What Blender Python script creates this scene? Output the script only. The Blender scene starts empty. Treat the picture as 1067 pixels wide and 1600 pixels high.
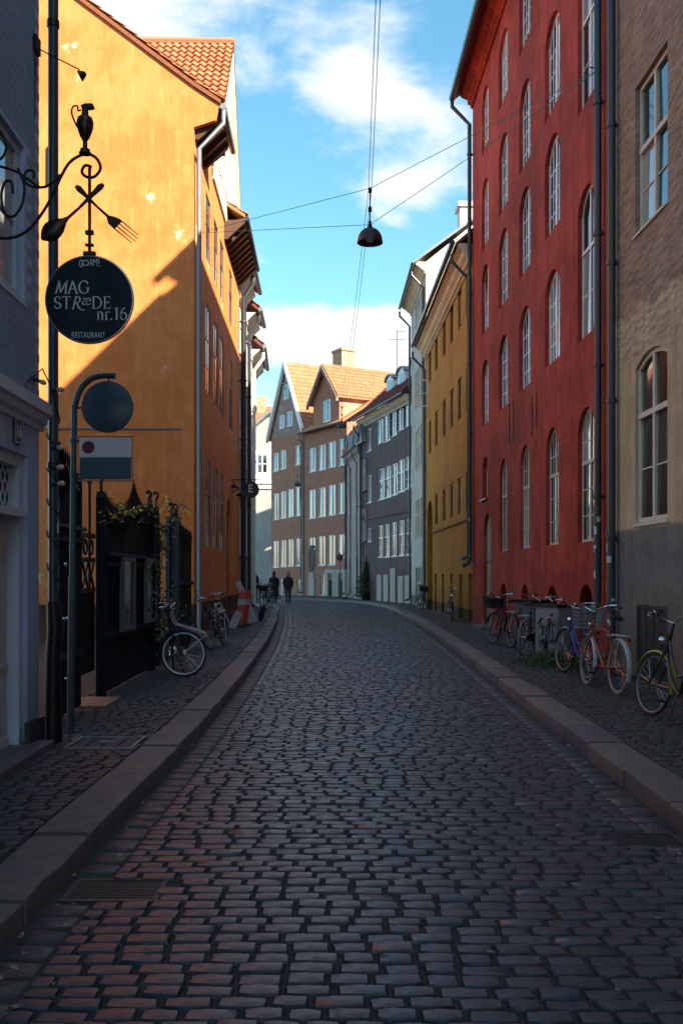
import bpy, bmesh, math, random
from mathutils import Vector, Matrix, Euler
random.seed(7)
R = math.radians
SC = bpy.context.scene
COL = SC.collection
# ------------------------------------------------------------------ camera, sky, sun, exposure
F, CX, HY, CAMZ = 1500.0, 533.5, 897.0, 1.65
cam = bpy.data.cameras.new('camera'); camo = bpy.data.objects.new('camera', cam); COL.objects.link(camo)
camo.location = (0, 0, CAMZ); camo.rotation_euler = (R(90), 0, 0)
cam.sensor_fit = 'HORIZONTAL'; cam.sensor_width = 24.0; cam.lens = 24.0*F/1067
cam.shift_y = (HY-800)/1067; cam.clip_start = .05; cam.clip_end = 3000
SC.camera = camo
SUN_EL, SUN_AZ = R(35), R(133)          # azimuth from +Y towards +X
W = bpy.data.worlds.new('World'); SC.world = W; W.use_nodes = True
wt = W.node_tree; wt.nodes.clear()
def build_world():
    N = wt.nodes.new; Lk = wt.links.new
    out = N('ShaderNodeOutputWorld'); bg = N('ShaderNodeBackground'); bg.inputs[1].default_value = .085
    sky = N('ShaderNodeTexSky'); sky.sky_type = 'NISHITA'; sky.sun_disc = False
    sky.sun_elevation = SUN_EL; sky.sun_rotation = SUN_AZ; sky.air_density = 1.0; sky.dust_density = .4; sky.ozone_density = 2.2
    hs = N('ShaderNodeHueSaturation'); hs.inputs['Hue'].default_value = .474; hs.inputs['Saturation'].default_value = 1.16
    hs.inputs['Value'].default_value = 1.06
    Lk(sky.outputs[0], hs.inputs['Color'])
    tc = N('ShaderNodeTexCoord'); sep = N('ShaderNodeSeparateXYZ'); Lk(tc.outputs['Generated'], sep.inputs[0])
    def M(op, a, b=None, c=None):
        n = N('ShaderNodeMath'); n.operation = op
        for i, v in enumerate((a, b, c)):
            if v is None: continue
            if isinstance(v, (int, float)): n.inputs[i].default_value = v
            else: Lk(v, n.inputs[i])
        return n.outputs[0]
    den = M('ADD', sep.outputs[2], .22)
    comb = N('ShaderNodeCombineXYZ'); Lk(M('DIVIDE', sep.outputs[0], den), comb.inputs[0]); Lk(M('DIVIDE', sep.outputs[1], den), comb.inputs[1])
    nz = N('ShaderNodeTexNoise'); nz.inputs['Scale'].default_value = 4.2; nz.inputs['Detail'].default_value = 9; nz.inputs['Roughness'].default_value = .56
    nz.inputs['Distortion'].default_value = .25
    mp = N('ShaderNodeMapping'); mp.inputs['Location'].default_value = (3.1, 1.7, .4); Lk(comb.outputs[0], mp.inputs[0]); Lk(mp.outputs[0], nz.inputs['Vector'])
    # cloud banks: real directions where the clouds stand (px, py, radius x, radius z, weight)
    tot = None
    for (px, py, rx, rz, w) in [(520,150,150,75,.27),(640,190,120,75,.20),(230,10,200,80,.27),(620,310,120,55,.22),(560,530,280,60,.42),(700,600,300,60,.30),
                                (400,395,50,45,.24),(480,355,45,18,.14),(440,300,60,20,.10),(1400,300,300,180,.28),(-350,250,300,150,.28),(200,360,115,360,.38)]:
        dx, dz = (px-CX)/F, (HY-py)/F
        az = M('DIVIDE', sep.outputs[0], M('MAXIMUM', sep.outputs[1], .02)); el = M('DIVIDE', sep.outputs[2], M('MAXIMUM', sep.outputs[1], .02))
        a = M('DIVIDE', M('SUBTRACT', az, dx), rx/F); b = M('DIVIDE', M('SUBTRACT', el, dz), rz/F)
        r2 = M('ADD', M('MULTIPLY', a, a), M('MULTIPLY', b, b))
        g = M('MULTIPLY', M('POWER', 2.718, M('MULTIPLY', r2, -1.0)), w)
        tot = g if tot is None else M('ADD', tot, g)
    back = M('MULTIPLY', M('LESS_THAN', sep.outputs[1], .35), .13)  # extra cloud outside the view, added to lift the ambient light
    s = M('ADD', M('ADD', nz.outputs[0], tot), back)
    rp = N('ShaderNodeMapRange'); rp.interpolation_type = 'SMOOTHSTEP'; rp.inputs['From Min'].default_value = .62; rp.inputs['From Max'].default_value = .84
    Lk(s, rp.inputs[0])
    mx = N('ShaderNodeMix'); mx.data_type = 'RGBA'; Lk(M('MULTIPLY', rp.outputs[0], .92), mx.inputs['Factor'])
    Lk(hs.outputs[0], mx.inputs['A']); mx.inputs['B'].default_value = (3.9, 4.05, 4.15, 1)
    Lk(mx.outputs['Result'], bg.inputs[0]); Lk(bg.outputs[0], out.inputs[0])
build_world()
sun = bpy.data.lights.new('sun', 'SUN'); sun.energy = 5.0; sun.angle = R(.55); sun.color = (1, .84, .62)
suno = bpy.data.objects.new('sun', sun); COL.objects.link(suno)
tosun = Vector((math.sin(SUN_AZ)*math.cos(SUN_EL), math.cos(SUN_AZ)*math.cos(SUN_EL), math.sin(SUN_EL)))
suno.rotation_euler = tosun.to_track_quat('Z', 'Y').to_euler(); suno.location = tosun*60
SC.view_settings.view_transform = 'Standard'; SC.view_settings.look = 'None'
SC.view_settings.exposure = 1.72; SC.view_settings.gamma = 1; SC.view_settings.use_curve_mapping = False
SC.render.engine = 'CYCLES'
try:
    SC.cycles.use_denoising = True; SC.cycles.max_bounces = 8; SC.cycles.diffuse_bounces = 4; SC.cycles.glossy_bounces = 4
    SC.cycles.sample_clamp_indirect = 8; SC.cycles.blur_glossy = 1.0; SC.cycles.caustics_reflective = True
except Exception: pass
# ------------------------------------------------------------------ helpers
def P(px, py, d): return Vector(((px-CX)*d/F, d, CAMZ-(py-HY)*d/F))
class MB:
    def __init__(s): s.v = []; s.f = []; s.t = []
    def add(s, vs, fs, tint=0.):
        o = len(s.v); s.v += [tuple(v) for v in vs]; s.f += [tuple(i+o for i in f) for f in fs]; s.t += [tint]*len(vs)
    def box(s, x0, x1, y0, y1, z0, z1, tint=0.):
        s.add([(x0,y0,z0),(x1,y0,z0),(x1,y1,z0),(x0,y1,z0),(x0,y0,z1),(x1,y0,z1),(x1,y1,z1),(x0,y1,z1)],
              [(0,3,2,1),(4,5,6,7),(0,1,5,4),(1,2,6,5),(2,3,7,6),(3,0,4,7)], tint)
    def obox(s, M, hx, hy, hz):   # box with half sizes under a matrix
        vs = [M @ Vector((a*hx, b*hy, c*hz)) for a, b, c in [(-1,-1,-1),(1,-1,-1),(1,1,-1),(-1,1,-1),(-1,-1,1),(1,-1,1),(1,1,1),(-1,1,1)]]
        s.add(vs, [(0,3,2,1),(4,5,6,7),(0,1,5,4),(1,2,6,5),(2,3,7,6),(3,0,4,7)])
    def prism(s, poly, ax, a0, a1):   # poly of 2D points; ax x: (y,z), y: (x,z), z: (x,y)
        n = len(poly)
        def mk(p, a): return (a, p[0], p[1]) if ax == 'x' else ((p[0], a, p[1]) if ax == 'y' else (p[0], p[1], a))
        s.add([mk(p, a0) for p in poly]+[mk(p, a1) for p in poly],
              [tuple(range(n-1, -1, -1)), tuple(range(n, 2*n))]+[(i, (i+1) % n, n+(i+1) % n, n+i) for i in range(n)])
    def tube(s, path, r, n=6, closed=False):
        path = [Vector(p) for p in path]; m = len(path)
        rs = r if isinstance(r, (list, tuple)) else [r]*m
        up = None; rings = []
        for i in range(m):
            if closed: t = path[(i+1) % m]-path[i-1]
            else: t = path[min(i+1, m-1)]-path[max(i-1, 0)]
            t.normalize()
            if up is None:
                up = Vector((0,0,1)) if abs(t.z) < .9 else Vector((1,0,0))
            up = up-t*up.dot(t)
            if up.length < 1e-5: up = t.orthogonal()
            up.normalize(); b = t.cross(up)
            rings.append([path[i]+(up*math.cos(2*math.pi*k/n)+b*math.sin(2*math.pi*k/n))*rs[i] for k in range(n)])
        vs = [v for ring in rings for v in ring]; fs = []
        for i in range(m if closed else m-1):
            j = (i+1) % m
            fs += [(i*n+k, i*n+(k+1) % n, j*n+(k+1) % n, j*n+k) for k in range(n)]
        if not closed: fs += [tuple(range(n-1, -1, -1)), tuple(range((m-1)*n, m*n))]
        s.add(vs, fs)
    def lathe(s, prof, n=16, c=(0,0,0), ax='z'):
        vs = []; c = Vector(c)
        for (r, z) in prof:
            for k in range(n):
                a = 2*math.pi*k/n; p = (r*math.cos(a), r*math.sin(a), z)
                if ax == 'y': p = (p[0], p[2], p[1])
                if ax == 'x': p = (p[2], p[0], p[1])
                vs.append(c+Vector(p))
        m = len(prof); fs = []
        for i in range(m-1): fs += [(i*n+k, i*n+(k+1) % n, (i+1)*n+(k+1) % n, (i+1)*n+k) for k in range(n)]
        fs += [tuple(range(n-1, -1, -1)), tuple(range((m-1)*n, m*n))]
        s.add(vs, fs)
    def torus(s, c, R0, r, n=28, k=6, ax='y'):
        c = Vector(c); pts = []
        for i in range(n):
            a = 2*math.pi*i/n
            p = (R0*math.cos(a), 0, R0*math.sin(a)) if ax == 'y' else ((R0*math.cos(a), R0*math.sin(a), 0) if ax == 'z' else (0, R0*math.cos(a), R0*math.sin(a)))
            pts.append(c+Vector(p))
        s.tube(pts, r, k, True)
    def mesh(s, name, smooth=False, ang=40):
        me = bpy.data.meshes.new(name); me.from_pydata(s.v, [], s.f)
        at = me.attributes.new('tint', 'FLOAT', 'POINT'); at.data.foreach_set('value', s.t)
        bm = bmesh.new(); bm.from_mesh(me); bmesh.ops.recalc_face_normals(bm, faces=bm.faces); bm.to_mesh(me); bm.free()
        if smooth:
            me.shade_smooth()
            try: me.set_sharp_from_angle(angle=R(ang))
            except Exception: pass
        return me
def link(name, me, mat=None, parent=None, loc=(0,0,0), rot=(0,0,0), kind=None, label=None):
    o = bpy.data.objects.new(name, me); COL.objects.link(o)
    if mat is not None and len(me.materials) == 0: me.materials.append(mat)
    o.parent = parent; o.location = loc; o.rotation_euler = rot
    if kind: o['kind'] = kind
    if label: o['label'] = label
    return o
def obj(name, mb, mat, parent=None, loc=(0,0,0), rot=(0,0,0), smooth=False, kind=None, label=None, ang=40):
    return link(name, mb.mesh(name, smooth, ang), mat, parent, loc, rot, kind, label)
def tag(o, label, cat, group=None):
    o['label'] = label; o['category'] = cat
    if group: o['group'] = group
    return o
def thing(name, label, cat, loc=(0,0,0), rot=(0,0,0), group=None):
    o = bpy.data.objects.new(name, None); COL.objects.link(o); o.location = loc
    o.rotation_euler = rot if isinstance(rot, (tuple, list)) else (0,0,rot)
    return tag(o, label, cat, group)
def setting(name, loc=(0,0,0)):
    o = bpy.data.objects.new(name, None); COL.objects.link(o); o.location = loc; o['kind'] = 'structure'; return o
# ------------------------------------------------------------------ materials
class NT:
    def __init__(s, name):
        s.m = bpy.data.materials.new(name); s.m.use_nodes = True; s.t = s.m.node_tree; s.b = s.t.nodes['Principled BSDF']
    def n(s, ty, **kw):
        x = s.t.nodes.new(ty)
        for k, v in kw.items(): setattr(x, k, v)
        return x
    def l(s, a, b): s.t.links.new(a, b)
    def coord(s, scale=(1,1,1), which='Object'):
        tc = s.n('ShaderNodeTexCoord'); mp = s.n('ShaderNodeMapping'); mp.inputs['Scale'].default_value = scale
        s.l(tc.outputs[which], mp.inputs[0]); return mp.outputs[0]
    def noise(s, vec, scale, detail=5, rough=.55):
        x = s.n('ShaderNodeTexNoise'); x.inputs['Scale'].default_value = scale; x.inputs['Detail'].default_value = detail; x.inputs['Roughness'].default_value = rough
        s.l(vec, x.inputs['Vector']); return x.outputs[0]
    def rng(s, v, a, b, c=0., d=1.):
        x = s.n('ShaderNodeMapRange'); x.interpolation_type = 'SMOOTHSTEP'
        for i, q in enumerate((a, b, c, d)): x.inputs[i+1].default_value = q
        s.l(v, x.inputs[0]); return x.outputs[0]
    def mix(s, f, a, b):
        x = s.n('ShaderNodeMix', data_type='RGBA')
        for key, v in (('Factor', f), ('A', a), ('B', b)):
            i = x.inputs[key] if key == 'Factor' else [q for q in x.inputs if q.name == key and q.type == 'RGBA'][0]
            if isinstance(v, (int, float)): i.default_value = v
            elif isinstance(v, (tuple, list)): i.default_value = (*v[:3], 1)
            else: s.l(v, i)
        return [q for q in x.outputs if q.type == 'RGBA'][0]
    def math(s, op, a, b):
        x = s.n('ShaderNodeMath', operation=op)
        for i, v in enumerate((a, b)):
            if isinstance(v, (int, float)): x.inputs[i].default_value = v
            else: s.l(v, x.inputs[i])
        return x.outputs[0]
    def bump(s, h, strength, dist=.02):
        x = s.n('ShaderNodeBump'); x.inputs['Strength'].default_value = strength; x.inputs['Distance'].default_value = dist
        s.l(h, x.inputs['Height']); s.l(x.outputs[0], s.b.inputs['Normal'])
    def col(s, c):
        if isinstance(c, (tuple, list)): s.b.inputs['Base Color'].default_value = (*c[:3], 1)
        else: s.l(c, s.b.inputs['Base Color'])
    def rough(s, r):
        if isinstance(r, (int, float)): s.b.inputs['Roughness'].default_value = r
        else: s.l(r, s.b.inputs['Roughness'])
def paint(name, c, rough=.5, metal=0., var=.25, scale=3., bump=.0, spec=.5):
    m = NT(name); v = m.coord(); nz = m.noise(v, scale, 5)
    d = tuple(x*(1-var) for x in c); e = tuple(min(1, x*(1+var*.7)) for x in c)
    m.col(m.mix(nz, d, e)); m.rough(rough); m.b.inputs['Metallic'].default_value = metal; m.b.inputs['Specular IOR Level'].default_value = spec
    if bump: m.bump(m.noise(v, scale*14, 3), bump, .01)
    return m.m
def plaster(name, c, c2=None, peel=None, peel_amt=.0, zones=None, streak=.35, bump=.35, rough=.85, coarse=None, grime=.55):
    """painted lime render: clouds of tone, rain streaks, fine trowel relief, optional peeling flakes and painted zones by height"""
    m = NT(name); v = m.coord(); c2 = c2 or tuple(x*.62 for x in c)
    big = m.noise(v, .45, 6, .6); mid = m.noise(v, 2.3, 6, .62)
    base = m.mix(m.rng(m.math('ADD', m.math('MULTIPLY', big, .6), m.math('MULTIPLY', mid, .4)), .41, .59), c2, c)
    st = m.noise(m.coord((5, 5, .22)), 1.3, 5, .6)
    base = m.mix(m.math('MULTIPLY', m.rng(st, .43, .64), streak), base, tuple(x*.42 for x in c))
    lt = m.noise(m.coord((3.2, 3.2, .5)), 2.1, 5, .7)
    base = m.mix(m.math('MULTIPLY', m.rng(lt, .50, .70), .30), base, tuple(min(1, x*1.5+.02) for x in c))
    if zones:
        sep = m.n('ShaderNodeSeparateXYZ'); m.l(m.coord(), sep.inputs[0])
        zz = m.math('ADD', sep.outputs[2], m.math('MULTIPLY', m.math('SUBTRACT', m.noise(v, 1.1, 6, .65), .5), zones[0][2]))
        for (zlim, colr, jit, up) in zones:
            zz = m.math('ADD', sep.outputs[2], m.math('MULTIPLY', m.math('SUBTRACT', m.noise(v, 1.3, 6, .65), .5), jit))
            cc = m.mix(m.rng(mid, .35, .65), tuple(x*.72 for x in colr), colr)
            f = m.rng(zz, zlim-.03, zlim+.03) if up else m.rng(zz, zlim-.03, zlim+.03, 1., 0.)
            base = m.mix(f, base, cc)
    cr = m.n('ShaderNodeTexVoronoi', feature='DISTANCE_TO_EDGE'); cr.inputs['Scale'].default_value = .55
    wv = m.n('ShaderNodeMix', data_type='RGBA'); nzc = m.n('ShaderNodeTexNoise'); nzc.inputs['Scale'].default_value = 2.2; nzc.inputs['Detail'].default_value = 6; m.l(v, nzc.inputs['Vector'])
    va = m.n('ShaderNodeVectorMath', operation='MULTIPLY_ADD'); m.l(nzc.outputs[1], va.inputs[0]); va.inputs[1].default_value = (.9,.9,.9); m.l(v, va.inputs[2]); m.l(va.outputs[0], cr.inputs['Vector'])
    base = m.mix(m.math('MULTIPLY', m.rng(cr.outputs['Distance'], .0, .006, 1., 0.), m.rng(big, .5, .62, 0, .75)), base, tuple(x*.4 for x in c))
    sg = m.n('ShaderNodeSeparateXYZ'); m.l(v, sg.inputs[0])
    gz = m.math('ADD', sg.outputs[2], m.math('MULTIPLY', m.math('SUBTRACT', m.noise(m.coord((1.6,1.6,.5)), 1.5, 6, .7), .5), 2.2))
    base = m.mix(m.rng(gz, .1, 1.5, grime, 0.), base, tuple(x*.3+.01 for x in c))
    if peel:
        f = m.rng(m.noise(v, .9, 9, .68), .66-peel_amt, .69-peel_amt)
        base = m.mix(f, base, peel)
    m.col(base); m.rough(rough); m.b.inputs['Specular IOR Level'].default_value = .25
    h = m.math('ADD', m.math('MULTIPLY', m.noise(v, 7, 6, .6), .7), m.math('MULTIPLY', m.noise(v, 45, 3), .3))
    if coarse:
        sep2 = m.n('ShaderNodeSeparateXYZ'); m.l(m.coord(), sep2.inputs[0])
        vo = m.n('ShaderNodeTexVoronoi'); vo.inputs['Scale'].default_value = 1.0
        wob = m.n('ShaderNodeTexNoise'); wob.inputs['Scale'].default_value = 2.; m.l(v, wob.inputs['Vector'])
        m.l(m.coord((4.2, 4.2, 11.)), vo.inputs['Vector'])
        f = m.rng(m.math('ADD', sep2.outputs[2], m.math('MULTIPLY', m.noise(v, .8, 5), 1.6)), coarse, coarse+.5)
        h = m.math('ADD', h, m.math('MULTIPLY', m.math('MULTIPLY', m.math('ADD', vo.outputs['Distance'], m.noise(v, 9, 6, .7)), f), 1.9))
    m.bump(h, bump, .03)
    return m.m
def brickmat(name, c1, c2, mortar):
    m = NT(name); b = m.n('ShaderNodeTexBrick'); b.inputs['Scale'].default_value = 1.0
    tc = m.n('ShaderNodeTexCoord'); sep = m.n('ShaderNodeSeparateXYZ'); m.l(tc.outputs['Object'], sep.inputs[0])
    cb = m.n('ShaderNodeCombineXYZ'); m.l(m.math('ADD', sep.outputs[0], sep.outputs[1]), cb.inputs[0]); m.l(sep.outputs[2], cb.inputs[1])
    m.l(cb.outputs[0], b.inputs['Vector'])
    b.inputs['Brick Width'].default_value = .24; b.inputs['Row Height'].default_value = .075; b.inputs['Mortar Size'].default_value = .008
    b.inputs['Color1'].default_value = (*c1, 1); b.inputs['Color2'].default_value = (*c2, 1); b.inputs['Mortar'].default_value = (*mortar, 1)
    nz = m.noise(m.coord(), .9, 7, .65)
    m.col(m.mix(m.rng(nz, .56, .72, 0, .55), b.outputs['Color'], tuple(x*1.5+.06 for x in c1))); m.rough(.85)
    m.bump(b.outputs['Fac'], -.4, .01); return m.m
def stonemat(name, cols, rough=(.34, .62), spec=.5, fine=60.):
    """setts and kerbs: every stone its own tone (attribute), granite grain, worn sheen"""
    m = NT(name); v = m.coord()
    at = m.n('ShaderNodeAttribute', attribute_name='tint')
    rp = m.n('ShaderNodeValToRGB'); rp.color_ramp.interpolation = 'LINEAR'
    el = rp.color_ramp.elements
    while len(el) < len(cols): el.new(.5)
    for i, c in enumerate(cols): el[i].position = i/(len(cols)-1); el[i].color = (*c, 1)
    m.l(at.outputs['Fac'], rp.inputs[0])
    g = m.noise(v, fine, 3, .7); g2 = m.noise(v, 9., 6, .65)
    c = m.mix(m.rng(g, .38, .62, 0, .45), rp.outputs[0], (.018, .019, .022))
    c = m.mix(m.rng(g2, .55, .8, 0, .5), c, (.12, .105, .09))
    ge = m.n('ShaderNodeNewGeometry'); pn = m.noise(ge.outputs['Position'], .8, 5, .65)
    c = m.mix(m.rng(pn, .54, .76, 0, .12), c, (.075, .060, .058)); c = m.mix(m.rng(pn, .46, .28, 0, .5), c, (.035, .042, .058))
    m.col(c); m.rough(m.rng(g2, .3, .7, rough[0], rough[1])); m.b.inputs['Specular IOR Level'].default_value = spec
    m.bump(m.math('ADD', m.math('MULTIPLY', g, .35), g2), .55, .008); return m.m
def glassmat(name, c=(.012, .016, .02), rough=.05):
    m = NT(name); m.col(c); m.rough(rough); m.b.inputs['IOR'].default_value = 2.0; m.b.inputs['Specular IOR Level'].default_value = .8
    m.bump(m.noise(m.coord(), 2.2, 2), .05, .02); return m.m
def tilemat(name, c1, c2, dirt):
    m = NT(name); at = m.n('ShaderNodeAttribute', attribute_name='tint')
    c = m.mix(at.outputs['Fac'], c1, c2); v = m.coord()
    c = m.mix(m.rng(m.noise(v, 3., 6, .7), .56, .74, 0, .6), c, dirt)
    m.col(c); m.rough(.7); m.bump(m.noise(v, 40, 3), .2, .01); return m.m
def leafmat(name, a, b):
    m = NT(name); at = m.n('ShaderNodeAttribute', attribute_name='tint'); m.col(m.mix(at.outputs['Fac'], a, b)); m.rough(.55); return m.m
M = dict(
    red=plaster('red_render', (.50,.064,.040), (.29,.032,.023), peel=(.50,.17,.11), peel_amt=.0, streak=.62),
    orange=plaster('orange_render', (.72,.25,.080), (.65,.185,.048), peel=(.74,.60,.38), peel_amt=.03, streak=.10, zones=[(.95,(.03,.03,.035),.1,False)]),
    ochre=plaster('ochre_render', (.50,.27,.03), (.38,.19,.022), streak=.3, zones=[(.55,(.04,.04,.04),.15,False)]),
    ochre_low=plaster('ochre_base_render', (.36,.21,.07), (.28,.16,.05), streak=.3, zones=[(.5,(.04,.042,.04),.25,False)]),
    brown=plaster('rough_brown_render', (.54,.40,.27), (.42,.30,.19), peel=(.36,.14,.08), peel_amt=-.07, streak=.25, bump=.85, coarse=5.3,
                  zones=[(2.3,(.19,.175,.165),.12,False),(5.4,(.40,.26,.185),.9,True)]),
    white=plaster('white_render', (.74,.72,.66), (.64,.62,.57), streak=.18),
    offwhite=plaster('pale_grey_render', (.52,.53,.49), (.44,.45,.42), streak=.2, zones=[(.6,(.1,.1,.1),.2,False)]),
    pink=plaster('pale_pink_render', (.45,.37,.35), (.38,.31,.30), streak=.2),
    purple=plaster('plum_grey_render', (.15,.105,.112), (.12,.088,.094), streak=.35, zones=[(1.9,(.15,.09,.09),.04,False)]),
    grey=plaster('grey_render', (.34,.37,.36), (.28,.30,.30), streak=.2),
    blue=plaster('blue_grey_limewash', (.42,.52,.70), (.35,.44,.62), streak=.3, peel=(.26,.29,.34), peel_amt=-.05),
    cream=plaster('cream_stucco', (.70,.62,.47), (.60,.52,.40), streak=.2),
    rosy=plaster('salmon_render', (.50,.27,.20), (.42,.22,.16), streak=.2),
    brick=brickmat('red_brick', (.40,.115,.055), (.20,.055,.032), (.46,.36,.27)),
    brick_pale=brickmat('yellow_brick', (.50,.25,.15), (.42,.19,.11), (.45,.36,.28)),
    brick_dull=brickmat('weathered_brick', (.30,.20,.17), (.25,.16,.14), (.32,.27,.24)),  # duller brick, the upper gable's shade put into its colour
    tile=tilemat('orange_clay_tile', (.45,.165,.08), (.35,.12,.055), (.23,.13,.085)),
    tile_red=tilemat('dark_red_tile', (.17,.04,.028), (.12,.028,.022), (.05,.03,.028)),
    setts=stonemat('basalt_setts', [(.032,.044,.070),(.054,.066,.096),(.042,.054,.080),(.074,.070,.088),(.060,.072,.100),(.090,.080,.086)], rough=(.29,.54), spec=.46),
    setts_side=stonemat('pavement_setts', [(.035,.036,.045),(.06,.056,.058),(.045,.046,.056),(.082,.064,.058)], rough=(.45,.72)),
    kerb=stonemat('granite_kerb', [(.135,.108,.103),(.175,.13,.115),(.105,.096,.10),(.15,.127,.125)], rough=(.55,.8), fine=120.),
    joint=paint('sandy_joint', (.045,.042,.036), .95, var=.5, scale=6., bump=.5),
    earth=paint('earth', (.05,.045,.04), .95),
    whitewood=paint('white_painted_wood', (.82,.79,.73), .42, var=.12, scale=5.),
    brightwood=paint('bright_white_joinery', (.86,.86,.86), .40, var=.06, scale=5.),
    oldwood=paint('weathered_white_wood', (.62,.54,.44), .6, var=.3, scale=6., bump=.2),
    darkwood=paint('black_stained_wood', (.007,.012,.020), .7, var=.4, scale=5., bump=.3, spec=.12),
    bluewood=paint('navy_painted_wood', (.022,.045,.075), .5, var=.3, scale=5.),
    mauve=paint('mauve_painted_door', (.52,.45,.50), .5, var=.12, scale=4.),
    palepaint=paint('pale_blue_door_frame', (.52,.56,.64), .55, var=.18, scale=8., bump=.2),
    iron=paint('black_iron', (.018,.017,.018), .42, metal=.6, var=.3, scale=6.),
    bronze=paint('dark_bronze', (.045,.036,.030), .36, metal=.75, var=.3, scale=8.),
    pipe=paint('dark_painted_pipe', (.030,.040,.052), .34, var=.3, scale=2.),
    zinc=paint('grey_zinc', (.24,.26,.28), .45, metal=.5, var=.2, scale=3.),
    pipewhite=paint('white_painted_pipe', (.78,.77,.72), .4, var=.1),
    galv=paint('galvanised_post', (.045,.075,.095), .42, metal=.3, var=.35, scale=9.),
    soffit=paint('brown_timber_soffit', (.075,.036,.018), .7, var=.4, scale=5.),
    signback=paint('slate_blue_enamel', (.022,.066,.105), .38, var=.12, scale=5.),
    signblack=paint('black_blue_enamel', (.0045,.010,.018), .22, var=.15, scale=5.),
    lettering=paint('silver_lettering', (.60,.62,.66), .4, var=.05),
    signrim=paint('silver_rim', (.40,.41,.44), .3, metal=.7, var=.1),
    signwhite=paint('white_enamel', (.55,.57,.63), .3, var=.05),
    signred=paint('dark_red_enamel', (.14,.012,.03), .35, var=.05),
    signnavy=paint('navy_enamel', (.02,.02,.05), .35, var=.05),
    glass=glassmat('window_glass'), glass_curtain=glassmat('curtained_window_glass', (.34,.33,.31), .05), glass_dim=glassmat('old_window_glass', (.05,.06,.07), .08), glass_dark=glassmat('dark_window_glass', (.008,.010,.012), .05),
    lampdome=paint('rusty_brown_shade', (.040,.022,.017), .45, metal=.25, var=.5, scale=6.),
    rubber=paint('tyre_rubber', (.014,.014,.015), .7, var=.3), creamtyre=paint('cream_tyre', (.30,.23,.16), .7, var=.2),
    whitewall=paint('white_rim_stripe', (.80,.80,.80), .45, var=.05), navytyre=paint('navy_tyre', (.014,.022,.05), .65, var=.2),
    chrome=paint('bright_metal', (.62,.62,.62), .22, metal=1., var=.15, scale=9.),
    blackpaint=paint('black_bike_paint', (.012,.012,.014), .3, var=.2), bluepaint=paint('blue_bike_paint', (.018,.05,.24), .3, var=.15),
    orangepaint=paint('orange_red_bike_paint', (.26,.06,.025), .35, var=.15), greenpaint=paint('lime_green_mudguard', (.30,.40,.035), .4, var=.2),
    steelpaint=paint('pale_metal_paint', (.45,.46,.50), .35, var=.15), redlens=paint('red_reflector', (.55,.01,.01), .2, var=.05),
    leather=paint('black_saddle', (.012,.011,.011), .5, var=.3), basket=paint('dark_wicker', (.016,.014,.013), .7, var=.4, scale=20.),
    wire=paint('cable', (.03,.22,.26), .5, var=.1),
    orangeplastic=paint('orange_red_plastic', (.50,.055,.022), .4, var=.15), band=paint('grey_reflective_band', (.40,.38,.40), .35, var=.1),
    plank=paint('white_plank', (.52,.52,.54), .6, var=.3, scale=8.),
    leaf=leafmat('leaf', (.022,.052,.018), (.06,.11,.03)), leafyellow=leafmat('yellow_leaf', (.38,.33,.03), (.58,.50,.05)), twig=paint('twig', (.03,.02,.016), .8),
    cabinet=paint('grey_cabinet_paint', (.10,.105,.115), .5, var=.3, scale=5.), cabinetlight=paint('light_cabinet_paint', (.25,.25,.25), .5, var=.25, scale=5.),
    graffiti=paint('black_spray_paint', (.008,.008,.010), .5), sticker=paint('faded_paper_sticker', (.52,.54,.56), .7, var=.5, scale=30.),
    bulb=paint('clear_bulb', (.55,.45,.36), .12, var=.2), socket=paint('black_socket', (.01,.01,.01), .6),
    greendoor=paint('olive_painted_door', (.18,.19,.115), .5, var=.25, scale=2.), hatch=paint('dark_hatch', (.026,.034,.036), .6, var=.4, scale=4., bump=.2),
    coat=paint('black_coat_cloth', (.010,.010,.012), .85, var=.3), trousers=paint('dark_trousers', (.014,.015,.02), .85, var=.3),
    skin=paint('skin', (.42,.24,.17), .55, var=.08), hair=paint('dark_hair', (.014,.010,.008), .5, var=.3),
    poster=None, step=paint('worn_brick_step', (.28,.14,.085), .85, var=.4, scale=9., bump=.3), cover=paint('cast_iron_cover', (.05,.052,.055), .45, metal=.5, var=.3, scale=12., bump=.4),
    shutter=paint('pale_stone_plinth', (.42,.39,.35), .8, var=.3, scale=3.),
)
def postermat():
    m = NT('weathered_poster'); v = m.coord((6, 6, 1.6)); nz = m.noise(v, 1.6, 7, .7)
    c = m.mix(m.rng(nz, .46, .62), (.02,.025,.03), (.24,.24,.22)); m.col(m.mix(m.rng(m.noise(m.coord((2,2,5)), 3., 4), .55, .65), c, (.14,.10,.06))); m.rough(.16)
    return m.m
M['poster'] = postermat()
# ------------------------------------------------------------------ curves of the street
def interp(pts, y):
    if y <= pts[0][0]: return pts[0][1]
    for (a, b), (c, d) in zip(pts, pts[1:]):
        if y <= c:
            t = (y-a)/(c-a); return b+(d-b)*t
    return pts[-1][1]
def smooth(pts, y, h=1.2): return (interp(pts, y-h)+2*interp(pts, y)+interp(pts, y+h))/4
XLp = [(-8,-1.52),(4.2,-1.49),(8.8,-1.43),(14,-1.5),(22,-1.71),(30,-2.05),(39,-2.55),(45,-2.9),(51,-3.6),(56,-5.2),(62,-9),(70,-15)]
XRp = [(-8,2.1),(6.1,2.17),(12.3,2.27),(18.4,2.39),(33,2.5),(41.5,2.4),(47.5,2.15),(52,1.5),(56,.2),(60,-2.2),(64,-5),(70,-10)]
XL = lambda y: smooth(XLp, y); XR = lambda y: smooth(XRp, y)
def RF(d): return Vector((4.48-.019*d, d))      # right frontage line
def LF(d): return Vector((-2.95-.0203*d, d))    # left frontage line
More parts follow.
